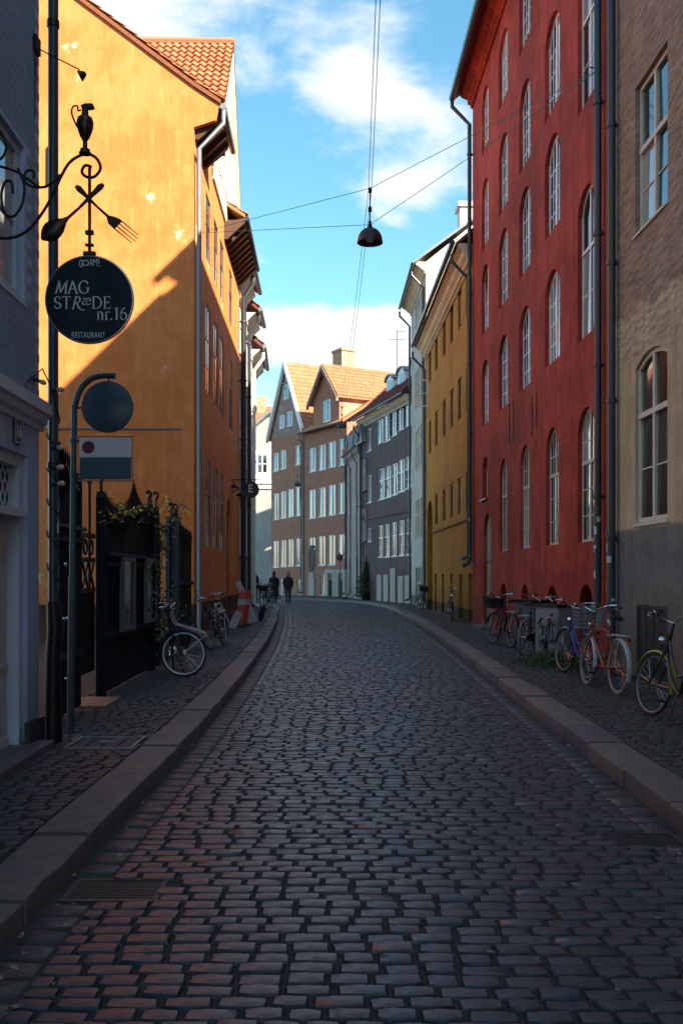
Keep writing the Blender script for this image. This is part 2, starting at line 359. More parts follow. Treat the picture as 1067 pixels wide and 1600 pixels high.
def LB(d): return Vector((-2.53-.0203*d, d))    # blue house line
def FN(d): return Vector((-2.72-.021*d, d))     # fence line
KH = .13
# ------------------------------------------------------------------ ground, road, pavements
g = MB(); g.add([(-500,-300,-.06),(500,-300,-.06),(500,900,-.06),(-500,900,-.06)], [(0,1,2,3)])
obj('ground', g, M['earth'], kind='structure')
ys = [-8+1.0*i for i in range(79)]
road = setting('road')
rb = MB()
for a, b in zip(ys, ys[1:]): rb.add([(XL(a)-.05,a,-.011),(XR(a)+.05,a,-.011),(XR(b)+.05,b,-.011),(XL(b)-.05,b,-.011)], [(0,1,2,3)])
obj('road_bed', rb, M['joint'], road)
def sett(mb, cx, cy, z, w, d, jit=.12, tilt=.010, n=10, dome=.009, ang=0.):
    """one worn sett: ten sided rounded block, domed top"""
    pts = []
    ph = random.random()*.2
    for k in range(n):
        a = [.42,.62,1.57,2.52,2.72,3.56,3.76,4.71,5.66,5.86][k]+ph*.12 if n == 10 else 2*math.pi*(k+.5)/n
        c, s_ = math.cos(a), math.sin(a); e = 2/5.8
        x = math.copysign(abs(c)**e, c); y = math.copysign(abs(s_)**e, s_)
        pts.append((x*w/2*(1+random.uniform(-jit, jit)*.40), y*d/2*(1+random.uniform(-jit, jit)*.7)))
    tx, ty = random.gauss(0, tilt), random.gauss(0, tilt)
    ca, sa = math.cos(ang), math.sin(ang); vs = []
    for (sc, dz) in ((1.0, -.045), (.985, -.009), (.88, dome*.62)):
        for (x, y) in pts: vs.append((cx+sc*(x*ca-y*sa), cy+sc*(x*sa+y*ca), z+dz+(x*tx+y*ty if dz > -.04 else 0)))
    vs.append((cx, cy, z+dome))
    fs = []
    for r in range(2): fs += [(r*n+k, r*n+(k+1) % n, (r+1)*n+(k+1) % n, (r+1)*n+k) for k in range(n)]
    fs += [(2*n+k, 2*n+(k+1) % n, 3*n) for k in range(n)]
    mb.add(vs, fs, min(1, max(0, random.gauss(.45, .27))))
def settfield(parent, x0f, x1f, y0, y1, z, wr, dr, mat, nind, seen, name='sett', wave=.022, skip=None, dome=.009, gap=.008):
    y = y0; stuff = MB(); near = []; ph = random.random()*6
    while y < y1:
        dd = random.uniform(*dr)
        xa, xb = x0f(y), x1f(y); x = xa+random.uniform(0, wr[0]*.5)
        if x-xa > .05: near_ok = True
        x = xa
        first = True
        while x < xb-.06:
            w = random.uniform(*wr)*(random.uniform(.5, .9) if first else 1); first = False
            if x+w > xb-.05: w = xb-x
            cx, cy = x+w/2, y+dd/2+wave*math.sin(x*1.7+ph+y*.05)+random.uniform(-.007, .007)
            x += w
            if skip and skip(cx, cy): continue
            zz = z+random.gauss(0, .003)
            st = (cx, cy, zz, max(.05, w-gap*random.uniform(.7, 1.5)), max(.05, dd-gap*random.uniform(.55, 1.2)))
            if len(near) < nind and seen(cx, cy):
                mb = MB(); sett(mb, 0, 0, 0, st[3], st[4], dome=dome, ang=random.gauss(0, .03)); near.append((mb, (cx, cy, zz)))
            else: sett(stuff, *st, dome=dome, ang=random.gauss(0, .03))
        y += dd
    for mb, loc in near: obj(name, mb, mat, parent, loc, smooth=True, ang=50)
    obj('setts', stuff, mat, parent, smooth=True, kind='stuff', ang=50)
def inview(x, y, z=0.):
    if y < 3.3: return False
    px = CX+F*x/y; py = HY+F*(CAMZ-z)/y
    return -30 < px < 1097 and py < 1620
GUT = .235
grates = [(-1.18, 5.02), (1.86, 5.95)]
def on_grate(x, y): return any(abs(x-a) < .26 and abs(y-b) < .19 for a, b in grates)
settfield(road, lambda y: XL(y)+GUT, lambda y: XR(y)-GUT, -1.5, 66, 0., (.14,.225), (.096,.124), M['setts'], 300, inview, skip=on_grate)
# gutter course: bigger flat setts running along each kerb
gs = MB()
for side in (0, 1):
    y = -1.5
    while y < 64:
        l = random.uniform(.16, .30); xc = (XL(y+l/2)+GUT/2+.005) if side == 0 else (XR(y+l/2)-GUT/2-.005)
        sl = ((XL(y+l)-XL(y)) if side == 0 else (XR(y+l)-XR(y)))/l
        if not on_grate(xc, y+l/2): sett(gs, xc, y+l/2, -.006+random.gauss(0, .002), GUT-.018, l-.016, dome=.004, tilt=.01, ang=-math.atan(sl))
        y += l
obj('gutter_setts', gs, M['setts_side'], road, smooth=True, kind='stuff', ang=50)
def kerbs(xf, side, KW, lens):
    k = setting('kerb'); y = -2.0
    while y < 62:
        l = random.uniform(*lens)
        if abs(y-5.15) < .6 and side < 0: l = 1.9
        n = 4; mb = MB(); tint = random.random(); prof = [(0,-.06),(0,KH-.022),(.006,KH-.008),(.024,KH),(KW-.006,KH),(KW,KH-.006),(KW,-.06)]
        rows = []
        wob = [random.gauss(0, .007) for _ in range(n+1)]; tz = random.gauss(0, .006)
        for i in range(n+1):
            yy = y+.011+(l-.022)*i/n; x = xf(yy)+wob[i]*(1 if 0 < i < n else .5)
            rows.append([(x+side*a, yy, b+tz) for a, b in prof])
        vs = [v for r_ in rows for v in r_]; m_ = len(prof); fs = []
        for i in range(n): fs += [(i*m_+j, i*m_+j+1, (i+1)*m_+j+1, (i+1)*m_+j) for j in range(m_-1)]
        fs += [tuple(range(m_)), tuple(range(n*m_, (n+1)*m_))]
        cy = y+l/2; cx = xf(cy)
        mb.add([(a-cx, b-cy, c) for a, b, c in vs], fs, tint)
        obj('kerb_stone', mb, M['kerb'], k, (cx, cy, 0), smooth=True, ang=35)
        y += l
    return k
kerbs(XL, -1, .33, (.95,1.2)); kerbs(XR, 1, .34, (1.0,1.35))
def lfront(y):
    if y < 8.6: return LB(y).x+.02
    return -3.45-.0203*(y-22) if y < 44 else -3.9-(y-44)*.6
def pavement(xa, xb, seen, skip):
    s = setting('pavement'); mb = MB()
    for a, b in zip(ys, ys[1:]):
        q = [(xa(a)-.02,a),(xb(a)+.02,a),(xb(b)+.02,b),(xa(b)-.02,b)]
        mb.add([(x,y,KH-.018) for x, y in q]+[(x,y,-.055) for x, y in q], [(0,1,2,3),(0,1,5,4),(1,2,6,5),(2,3,7,6),(3,0,4,7)])
    obj('pavement_bed', mb, M['joint'], s)
    settfield(s, xa, xb, -1, 52, KH-.004, (.11,.18), (.085,.115), M['setts_side'], 300, seen, wave=.02, dome=.008, gap=.013, skip=skip)
    return s
manhole = (-2.12, 8.65)
pavement(lambda y: lfront(y), lambda y: XL(y)-.335, lambda x, y: inview(x, y, KH) and y > 4.6, lambda x, y: abs(x-manhole[0]) < .30 and abs(y-manhole[1]) < .30)
def rfront(y):
    if y < 50: return RF(y).x
    return 3.6-(y-49)*.27
pavement(lambda y: XR(y)+.345, rfront, lambda x, y: inview(x, y, KH) and y > 6, None)
# iron things in the ground
def grate(loc, label):
    t = thing('drain_grate', label, 'drain', (loc[0], loc[1], -.012), group='iron drain grates in the gutters')
    fr = MB(); w, d = .25, .18
    for q in ((-w,w,-d,-d+.03),(-w,w,d-.03,d),(-w,-w+.03,-d+.03,d-.03),(w-.03,w,-d+.03,d-.03)): fr.box(*q, -.03, .010)
    obj('frame', fr, M['cover'], t)
    for i in range(9):
        b = MB(); b.box(-w+.03, w-.03, -.009, .009, -.028, .006); obj('bar', b, M['cover'], t, (0, -d+.05+i*.0325, 0))
grate(grates[0], 'iron drain grate in the gutter by the near broad kerb'); grate(grates[1], 'iron drain grate in the gutter in front of the brown house')
t = thing('manhole_cover', 'square sett-filled inspection cover in pavement beside the sign pole', 'manhole cover', (manhole[0], manhole[1], KH-.004))
mb = MB()
for q in ((-.3,.3,-.3,-.275),(-.3,.3,.275,.3),(-.3,-.275,-.275,.275),(.275,.3,-.275,.275)): mb.box(*q, -.03, .012)
obj('frame', mb, M['zinc'], t)
mb = MB()
for i in range(4):
    for j in range(5): sett(mb, -.205+i*.137, -.22+j*.11, -.004, .125, .098, dome=.006)
obj('infill_setts', mb, M['setts_side'], t, smooth=True, kind='stuff')
mb = MB(); mb.box(-.06, .06, -.03, .03, -.01, .012); obj('lifting_plate', mb, M['zinc'], t, (0, .03, 0))
# ------------------------------------------------------------------ buildings: wall with openings, windows, roofs
def ztop_fn(w, h, rise):
    if rise <= 0: return lambda x: h
    Rr = (w*w/4+rise*rise)/(2*rise); zc = h-Rr
    return lambda x: zc+math.sqrt(max(0, Rr*Rr-x*x))
def wall_front(mb, L, z0, z1, ops, rev):
    """front face of a wall at y=0 with openings (u, z, w, h, rise) and their reveals"""
    us = sorted(set([0, L]+[round(o[0]-o[2]/2, 4) for o in ops]+[round(o[0]+o[2]/2, 4) for o in ops]))
    zs = sorted(set([z0, z1]+[round(o[1], 4) for o in ops]+[round(o[1]+o[3], 4) for o in ops]))
    us = [u for u in us if 0 <= u <= L]; zs = [z for z in zs if z0 <= z <= z1]
    for a, b in zip(us, us[1:]):
        for c, d in zip(zs, zs[1:]):
            mu, mz = (a+b)/2, (c+d)/2
            if any(abs(mu-o[0]) < o[2]/2 and o[1] < mz < o[1]+o[3] for o in ops): continue
            mb.add([(a,0,c),(b,0,c),(b,0,d),(a,0,d)], [(0,1,2,3)])
    for (u, z, w, h, rise) in ops:
        f = ztop_fn(w, h, rise); n = 10 if rise > 0 else 1
        xs = [-w/2+w*i/n for i in range(n+1)]; top = [(u+x, z+f(x)) for x in xs]
        if rise > 0:
            for (xa, za), (xb, zb) in zip(top, top[1:]): mb.add([(xa,0,za),(xb,0,zb),(xb,0,z+h),(xa,0,z+h)], [(0,1,2,3)])
        loop = [(u-w/2, z), (u+w/2, z)]+top[::-1]
        for (xa, za), (xb, zb) in zip(loop, loop[1:]+loop[:1]):
            mb.add([(xa,0,za),(xb,0,zb),(xb,rev,zb),(xa,rev,za)], [(0,1,2,3)])
def copymat(me, mat):
    if not me.materials: me.materials.append(M[mat]); return me
    if me.materials[0] == M[mat]: return me
    for m_ in bpy.data.meshes:
        if m_.name.startswith(me.name+'_'+mat): return m_
    c = me.copy(); c.name = me.name+'_'+mat; c.materials.clear(); c.materials.append(M[mat]); return c
WC = {}
def window_parts(w, h, rise, mull, trans, cols, rows_lo, rows_up, fw=.055, bars=.022):
    key = (round(w,3), round(h,3), round(rise,3), mull, trans, cols, rows_lo, rows_up, fw, bars)
    if key in WC: return WC[key]
    f = ztop_fn(w, h, rise); mb = MB(); D0, D1 = 0., .06
    mb.box(-w/2, -w/2+fw, D0, D1, fw, f(-w/2)); mb.box(w/2-fw, w/2, D0, D1, fw, f(w/2)); mb.box(-w/2, w/2, D0-.004, D1, 0, fw)
    n = 10 if rise > 0 else 1; xs = [-w/2+w*i/n for i in range(n+1)]
    for a, b in zip(xs, xs[1:]): mb.prism([(a, f(a)-fw), (b, f(b)-fw), (b, f(b)), (a, f(a))], 'y', D0-.003, D1-.001)
    xs_m = [0.] if mull else []
    for x in xs_m: mb.box(x-fw*.6, x+fw*.6, D0-.008, D1-.004, fw*.5, f(x)-fw*.5)
    zt = h*trans if trans else None
    if zt: mb.box(-w/2+.002, w/2-.002, D0-.014, D1-.006, zt-fw*.6, zt+fw*.6)
    ub = [-w/2, 0, w/2] if mull else [-w/2, w/2]
    bars_x = []
    for a, b in zip(ub, ub[1:]):
        for i in range(1, cols): bars_x.append(a+(b-a)*i/cols)
    for x in bars_x: mb.box(x-bars/2, x+bars/2, .014, .05, fw*.5, f(x)-fw*.5)
    tiers = [(0, zt, rows_lo), (zt, None, rows_up)] if zt else [(0, None, rows_lo)]
    panes = []
    for (za, zb, rows) in tiers:
        hb = zb if zb else h-rise*.5
        for i in range(1, rows):
            z = za+(hb-za)*i/rows; mb.box(-w/2+.01, w/2-.01, .018, .046, z-bars/2, z+bars/2)
        for a, b in zip(ub, ub[1:]):
            a2, b2 = a+.012, b-.012; m_ = 6 if (rise > 0 and not zb) else 1
            zlo = za+.012
            top = [(a2+(b2-a2)*i/m_, (zb-.012) if zb else f(a2+(b2-a2)*i/m_)-.015) for i in range(m_+1)]
            cx, cz = (a2+b2)/2, (zlo+top[0][1])/2
            poly = [(a2, zlo), (b2, zlo)]+top[::-1]
            pm = MB(); pm.prism([(p-cx, q-cz) for p, q in poly], 'y', -.003, .003)
            panes.append((pm.mesh('pane'), (cx, .036, cz)))
    WC[key] = (mb.mesh('window'), panes); return WC[key]
SILL = {}
def add_window(root, u, z, w, h, rise=0., rec=.1, mull=True, trans=None, cols=1, rl=2, ru=1, mat='whitewood', glass='glass', sill='pipe', name='window', fw=.055, bars=.022, proud=.07, flat=1.):
    me, panes = window_parts(w, h, rise, mull, trans, cols, rl, ru, fw, bars)
    me2 = me
    if me.materials and me.materials[0] != M[mat]: me2 = me.copy(); me2.materials.clear()
    wo = link(name, me2, M[mat], root, (u, rec, z))
    wo.scale = (1, flat, 1)
    for pm, loc in panes:
        g_ = random.choice((glass, glass, glass, 'glass_curtain', 'glass_dim')) if glass == 'glass' else glass
        link('pane', copymat(pm, g_), None, wo, loc, (random.gauss(0, .012), 0, random.gauss(0, .012)))
    if sill:
        k = (round(w, 3), round(rec, 3), sill, proud)
        if k not in SILL:
            sm = MB(); sm.prism([(-proud-rec, -.055), (-proud-rec, -.02), (.02, .006), (.02, -.055)], 'x', -w/2-.05, w/2+.05); SILL[k] = sm.mesh('sill')
        link('sill', SILL[k], M[sill], wo)
    return wo
class Bld:
    def __init__(s, name, label, cat, A, B, H, depth, mat, z0=.10, group=None):
        s.A, s.B = Vector(A), Vector(B); s.L = (s.B-s.A).length; s.H = H; s.depth = depth; s.z0 = z0; s.ops = []; s.mat = mat
        dv = (s.B-s.A).normalized(); s.dv = dv
        s.root = thing(name, label, cat, (s.A.x, s.A.y, 0), math.atan2(dv.y, dv.x), group)
    def u(s, px):      # where a sight line at this column meets the facade, and how far it is
        k = (px-CX)/F; den = s.dv.x-k*s.dv.y; t = (k*s.A.y-s.A.x)/den
        return t, s.A.y+t*s.dv.y
    def z(s, py, d): return CAMZ-(py-HY)*d/F
    def ud(s, d): return (d-s.A.y)/s.dv.y
    def op(s, u, z, w, h, rise=0.): s.ops.append((u, z, w, h, rise))
    def win(s, u, z, w, h, rise=0., **kw): s.op(u, z, w, h, rise); s._w = getattr(s, '_w', []); s._w.append((u, z, w, h, rise, kw))
    def winpx(s, px, pt, pb, w, **kw):
        u, d = s.u(px); zb, zt = s.z(pb, d), s.z(pt, d); s.win(u, zb, w, zt-zb, **kw)
    def build(s, rev=.16, top=True, gables=True, ridge=None, wallname='wall'):
        mb = MB(); L, H, D, z0 = s.L, s.H, s.depth, s.z0
        wall_front(mb, L, z0, H, s.ops, rev)
        mb.add([(0,0,z0),(0,D,z0),(0,D,H),(0,0,H)], [(0,1,2,3)]); mb.add([(L,0,z0),(L,D,z0),(L,D,H),(L,0,H)], [(0,1,2,3)]); mb.add([(0,D,z0),(L,D,z0),(L,D,H),(0,D,H)], [(0,1,2,3)])
        mb.add([(.05,rev+.12,z0),(L-.05,rev+.12,z0),(L-.05,rev+.12,H),(.05,rev+.12,H)], [(0,1,2,3)])   # inner leaf
        if ridge:
            for x in (0, L): mb.add([(x,0,H),(x,D,H),(x,D/2,ridge)], [(0,1,2)])
        s.wall = obj(wallname, mb, M[s.mat], s.root)
        for (u, z, w, h, rise, kw) in getattr(s, '_w', []): add_window(s.root, u, z, w, h, rise, **kw)
        return s
    def roof(s, ridge, ov=.4, mat='tile_red', thick=.12, tiles=False, sides=.02, front=True):
        H, D, L = s.H, s.depth, s.L; k = (ridge-H)/(D/2)
        mb = MB(); y0, z0_ = -ov, H-ov*k*.25+.02
        mb.prism([(y0, z0_), (y0, z0_+thick), (D/2, ridge+thick), (D+.2, H+thick), (D+.2, H), (D/2, ridge)], 'x', -sides, L+sides)
        r = obj('roof', mb, M[mat], s.root)
        if tiles:
            a = Vector((-sides, y0-.03, z0_+thick+.01)); b = Vector((L+sides, y0-.03, z0_+thick+.01)); c = Vector((0, D/2, ridge+thick+.02))-Vector((0, y0-.03, z0_+thick+.01))
            obj('roof_tiles', tilefield(a, b-a, c), M[mat], r, smooth=True, kind='stuff', ang=60)
        return r
    def gutter(s, ov=.45, z=None, mat='pipe', r=.075, u0=0., u1=None):
        z = z or s.H; mb = MB(); mb.tube([(u0, -ov, z), (s.L if u1 is None else u1, -ov, z)], r, 8); obj('gutter', mb, M[mat], s.root, smooth=True)
    def downpipe(s, u, ztop, zbot, ov=.45, off=.09, r=.055, mat='pipe', neck=True, kick=True):
        mb = MB(); p = [(u, -ov, ztop), (u, -ov, ztop-.22), (u, -off, ztop-.75)] if neck else [(u, -off, ztop)]
        p += [(u, -off, zbot+.18)]+([(u, -off-.04, zbot+.07), (u, -off-.22, zbot)] if kick else [(u, -off, zbot)])
        mb.tube(p, r, 8)
        z = zbot+1.8
        while z < ztop-1: mb.tube([(u, -off, z), (u, -off, z+.07)], r*1.28, 8); mb.box(u-.015, u+.015, -off, .0, z+.02, z+.05); z += 2.1
        return obj('drainpipe', mb, M[mat], s.root, smooth=True)
    def cornice(s, z, prof, mat, u0=0., u1=None, name='cornice'):
        mb = MB(); u1 = s.L if u1 is None else u1
        mb.prism([(-a, z+b) for a, b in prof]+[(.01, z+prof[-1][1]), (.01, z+prof[0][1])], 'x', u0, u1); return obj(name, mb, M[mat], s.root)
def tilefield(o, uv, vv, tw=.225, tl=.34, seg=4, amp=.035):
    """wavy clay pantiles as one sheet: rows step up, columns roll"""
    mb = MB(); L, S = uv.length, vv.length; ud, vd = uv.normalized(), vv.normalized(); nn = ud.cross(vd)
    if nn.z < 0: nn = -nn
    nc, nr = max(1, int(L/tw)), max(1, int(S/tl)); tw, tl = L/nc, S/nr
    for r in range(nr):
        for c in range(nc):
            vs = []; jl = random.uniform(-.008, .008)
            for i in range(seg+1):
                a = i/seg; hgt = amp*math.sin(a*2*math.pi)
                p = o+ud*((c+a)*tw)
                vs.append(p+vd*(r*tl-.03+jl)+nn*(hgt+.045)); vs.append(p+vd*((r+1)*tl)+nn*(hgt+.008))
            base = len(vs)
            for i in range(seg+1): vs.append(vs[2*i]-nn*.03)
            mb.add(vs, [(2*i, 2*i+2, 2*i+3, 2*i+1) for i in range(seg)]+[(base+i, base+i+1, 2*i+2, 2*i) for i in range(seg)], random.random())
    return mb
def tile_mesh(tw, tl, amp=.04, seg=5):
    mb = MB(); vs = []
    for i in range(seg+1):
        a = i/seg; h = amp*math.sin(a*2*math.pi+.4)
        vs += [(a*tw*1.06, -.06, h+.085), (a*tw*1.06, tl, h+.012)]
    b = len(vs)
    for i in range(seg+1): x, y, z = vs[2*i]; vs.append((x, y+.012, z-.06))
    mb.add(vs, [(2*i, 2*i+2, 2*i+3, 2*i+1) for i in range(seg)]+[(b+i, b+i+1, 2*i+2, 2*i) for i in range(seg)], random.random())
    return mb.mesh('tile', True, 60)
# ================================================================== RIGHT SIDE
# ---- rough brown house, nearest on the right
br = Bld('brown_house', 'weathered brown plastered house with old casement windows beside the red building', 'house', RF(14.74), RF(-17), 15.6, 10, 'brown')
for i in range(9):
    u = 1.60+3.05*i
    br.win(u, 2.38, 1.28, 2.36, .16, mat='oldwood', trans=.645, rl=2, ru=1, rec=.05, glass='glass_dark', sill='oldwood', fw=.065, proud=.03)
    br.win(u, 6.52, 1.30, 2.10, 0, mat='oldwood', trans=.56, rl=2, ru=1, rec=.07, sill='oldwood', fw=.065, proud=.03)
    if i > 0: br.win(u, 10.4, 1.30, 2.1, 0, mat='oldwood', trans=.56, rl=2, ru=1, rec=.07, sill='oldwood', fw=.065, proud=.03)
    else: br.win(u, 10.4, 1.30, 2.1, 0, mat='oldwood', trans=.56, rl=2, ru=1, rec=.07, sill='oldwood', fw=.065, proud=.03)
br.op(1.62, .22, 1.25, 1.0)
br.build(); br.roof(20); br.gutter()
mb = MB(); mb.box(-.62, .62, .0, .03, .23, 1.21)
for x in (-.30, 0, .30): mb.box(x-.012, x+.012, -.012, 0, .25, 1.19)
mb.box(-.64,-.58,-.02,.01,.22,1.22); mb.box(.58,.64,-.02,.01,.22,1.22); mb.box(-.64,.64,-.024,.01,1.17,1.235)
obj('cellar_hatch', mb, M['hatch'], br.root, (1.62, .03, 0))
mb = MB(); mb.box(.12, 6, -.05, 0, .10, .2); obj('plinth', mb, M['hatch'], br.root)
br.downpipe(.14, 15.2, .35, off=.10, r=.066)
# stickers round the foot of the pipe
def stickers(root, u, off, r, zs, n):
    for i in range(n):
        z = random.uniform(*zs); a0 = random.uniform(-2.9, -.3); h = random.uniform(.04, .13); da = random.uniform(.5, 1.1)
        mb = MB(); rr = r+.0035+.0007*i; vs = []
        for k in range(4):
            a = a0+da*k/3; vs += [(u+rr*math.cos(a), -off+rr*math.sin(a), z), (u+rr*math.cos(a), -off+rr*math.sin(a), z+h)]
        mb.add(vs, [(0,2,3,1),(2,4,5,3),(4,6,7,5)]); obj('sticker', mb, M['sticker'], root, kind=None)
stickers(br.root, .14, .10, .066, (.7, 2.35), 16)
# ---- red building
rd = Bld('red_building', 'tall red rendered building with arched white windows', 'building', RF(28.78), RF(14.78), 16.0, 10, 'red')
cols = [16.37, 18.8, 21.35, 23.9, 26.6]
for i, d in enumerate(cols):
    u = rd.ud(d)
    if i == 0:
        for z, h in ((2.2, 2.3), (5.72, 2.56), (9.7, 2.6), (13.6, 1.6)):
            rd.win(u, z, 1.08, h, .36, mat='whitewood' if z > 2.3 else 'oldwood', trans=.60, cols=2 if z < 3 else 1, rl=3 if z < 3 else 2, ru=2 if z < 3 else 1, rec=.08, fw=.05, sill='hatch', proud=.05, flat=.5)
        rd.op(u, .42, .85, 1.05, .3)
        continue
    if i < 4: rd.win(u, 2.22, 1.02, 2.3, .36, mat='oldwood', trans=.60, cols=2, rl=3, ru=2, rec=.08, fw=.05, sill='hatch', proud=.05, flat=.5); rd.op(u, .42, .85, 1.0, .3)
    else: rd.win(u, 3.75, .85, 1.15, .25, mat='oldwood', cols=1, rl=3, rec=.12); rd.op(u+.35, .16, 1.25, 3.15, .5)
    for z, h in ((5.8, 1.80), (8.38, 1.86), (10.75, 1.86), (13.45, 1.72)):
        rd.win(u, z, 1.22 if i < 4 else 1.1, h, .36, mat='brightwood', cols=2, rl=4, rec=.09, fw=.065, bars=.03, sill='hatch', proud=.05, flat=.5)
rd.build(rev=.2); rd.roof(20.6, ov=.52); rd.gutter(ov=.62, z=15.92, r=.10)
rd.cornice(15.62, [(.07,0),(.07,.08),(.16,.12),(.16,.24),(.34,.32),(.42,.42)], 'red')
for i, d in enumerate(cols):
    u = rd.ud(d)
    if i < 4:
        f = ztop_fn(.85, 1.0, .3); n = 8; xs = [-.42+.84*k/n for k in range(n+1)]
        mb = MB(); mb.prism([(-.42, .42), (.42, .42)]+[(x, .41+f(x)) for x in xs[::-1]], 'y', .18, .2); obj('cellar_window', mb, M['hatch'], rd.root, (u, 0, 0))
    else:
        f = ztop_fn(1.25, 3.15, .5); n = 10; xs = [-.62+1.24*k/n for k in range(n+1)]
        mb = MB(); mb.prism([(-.62, .16), (.62, .16)]+[(x, .155+f(x)) for x in xs[::-1]], 'y', .08, .12); dr = obj('door', mb, M['greendoor'], rd.root, (u+.35, 0, 0))
        mb = MB(); mb.box(-.012, .012, .068, .08, .2, 3.1); mb.box(-.6, .6, .07, .08, 1.95, 2.0); obj('door_strip', mb, M['hatch'], dr)
        mb = MB(); mb.box(-.75, .75, -.3, .08, .10, .24); obj('door_step', mb, M['kerb'], rd.root, (u+.35, 0, 0))
for d, z0, z1 in ((22.6, 4.75, 5.75), (23.1, 4.75, 5.75), (20.6, 4.6, 5.5), (20.15, 4.7, 5.5), (25.2, 4.6, 5.4)):
    mb = MB(); mb.box(-.011, .011, -.02, -.002, z0, z1); obj('wall_anchor', mb, M['iron'], rd.root, (rd.ud(d), 0, 0))
rd.downpipe(.02, 15.88, 1.9, ov=.62, off=.10, r=.062); rd.downpipe(rd.ud(15.32), 15.6, 1.05, off=.10, r=.062, neck=False)
stickers(rd.root, rd.ud(15.32), .10, .062, (1.3, 3.0), 14); stickers(rd.root, .02, .10, .062, (2.0, 3.3), 6)
# ---- ochre building
oc = Bld('ochre_building', 'ochre yellow building with narrow dark windows and an arched gateway', 'building', RF(41.85), RF(28.84), 11.6, 10, 'ochre')
for px in (731, 718, 705.6, 693.7, 681.4, 671.6):
    u, d = oc.u(px)
    for z, h in ((9.75, 1.35), (6.75, 1.35), (3.62, 1.2)):
        if px == 671.6 and z < 5: continue
        oc.win(u, z, .85, h, 0, mat='pipe', rl=2, rec=.06, glass='glass', sill='soffit', fw=.05, proud=.0, flat=.5)
for px in (734.5, 719.5, 705, 692, 680.5):
    u, d = oc.u(px); oc.op(u, .2, .72, 1.45)
ug = oc.u(671.5)[0]; oc.op(ug, .14, 2.0, 4.6, 1.0)
oc.build(rev=.3); oc.roof(16.2, ov=.5); oc.gutter(ov=.6, z=11.62, r=.09)
oc.cornice(10.98, [(.05,0),(.05,.06),(.14,.1),(.14,.2),(.24,.28),(.30,.42),(.44,.5),(.44,.62)], 'cream')
mb = MB(); mb.box(ug+1.05, oc.L-.01, -.05, .0, 3.32, 3.40); obj('string_course', mb, M['ochre_low'], oc.root)
for px in (734.5, 719.5, 705, 692, 680.5):
    u, d = oc.u(px); mb = MB(); mb.box(u-.355, u+.355, .2, .23, .2, 1.645); obj('cellar_window', mb, M['hatch'], oc.root)
mb = MB(); mb.box(ug-.99, ug+.99, .26, .29, .14, 4.7); g_ = obj('gate', mb, M['hatch'], oc.root); mb = MB(); mb.box(ug-.02, ug+.02, .24, .26, .14, 4.6); obj('gate_strip', mb, M['iron'], g_)
oc.downpipe(oc.L-.12, 11.3, 2.1, ov=.6, off=.09); oc.downpipe(.12, 11.3, .3, ov=.6, off=.09)
mb = MB()   # open casement swung out over the street
for q in ((-.03,.03,-.62,-.57,8.75,9.9),(-.03,.03,-.05,0,8.75,9.9),(-.03,.03,-.57,-.05,8.75,8.8),(-.03,.03,-.57,-.05,9.85,9.9),(-.02,.02,-.57,-.05,9.31,9.34)): mb.box(*q)
obj('open_casement', mb, M['whitewood'], oc.root, (oc.u(671.6)[0]-.4, 0, 0))
# ---- tall white-grey house
wg = Bld('white_grey_house', 'tall pale grey house with white gable rising over the ochre roof', 'house', RF(48.9), RF(41.9), 15.3, 9, 'offwhite')
for px in (650.5, 654.5, 659):
    u, d = wg.u(px)
    for z, h in ((12.9, 1.7), (9.6, 1.75), (6.65, 1.85), (3.4, 1.75), (.25, 1.7)):
        wg.win(u, z, .95, h, 0, mat='zinc' if z < 1 else 'whitewood', rl=2, trans=.6, rec=.06, sill='hatch', proud=0)
wg.build(ridge=18.9); wg.roof(18.9, ov=.5, mat='zinc', sides=.15); wg.gutter(ov=.6, z=15.2)
wg.cornice(14.8, [(.06,0),(.06,.1),(.2,.2),(.3,.3),(.44,.38),(.44,.5)], 'cream')
mb = MB(); mb.box(wg.L-.02, wg.L+.012, .02, 4.5, 11.9, 15.28); mb.prism([(.02,15.285),(8.98,15.285),(4.5,18.86)], 'x', wg.L-.015, wg.L+.014)
obj('gable_wall', mb, M['white'], wg.root)
mb = MB(); mb.box(wg.L-1.6, wg.L-.7, 1.6, 2.7, 15.8, 18.0); ch = obj('chimney', mb, M['white'], wg.root)
mb = MB(); mb.box(wg.L-1.7, wg.L-.6, 1.5, 2.8, 18.0, 18.2); obj('chimney_cap', mb, M['white'], ch)
wg.downpipe(.1, 15, .3, ov=.6); wg.downpipe(wg.L-.25, 15, .3, ov=.6)
# ---- plum grey house, the street bends
pu = Bld('plum_house', 'plum grey house with rows of white windows where the street bends', 'house', (1.18, 58), (3.58, 49.02), 10.95, 9, 'purple')
for px, a, b in ((593.7,655,693),(604,648,690),(613.9,642,682),(624.9,634,673),(636.2,626,666)): pu.winpx(px, a, b, 1.28, mat='brightwood', mull=True, rl=3, rec=.04, sill=None)
for px, a, b in ((595.6,732,780),(605.5,728,777),(616,724,773),(626.8,718,768),(637.6,713,763)): pu.winpx(px, a, b, 1.15, mat='brightwood', rl=2, trans=.6, rec=.05, sill='whitewood', proud=.02)
for px, a, b in ((594.2,821,870),(604.2,819,870),(615,816,869),(626.5,813,868),(638.3,811,867)): pu.winpx(px, a, b, .95, mat='brightwood', rl=2, trans=.6, rec=.05, sill='whitewood', proud=.02)
for a, b in ((669,704),(742,785),(825,846)): pu.winpx(577, a, b, .85, mat='brightwood', rl=2, rec=.05, sill='whitewood', proud=.02)
pu.build(); pu.gutter(ov=.5, z=10.9)
rf = pu.roof(15.6, ov=.42, mat='tile_red', tiles=True)
pu.cornice(10.45, [(.04,0),(.04,.08),(.18,.18),(.3,.32),(.36,.42)], 'cream')
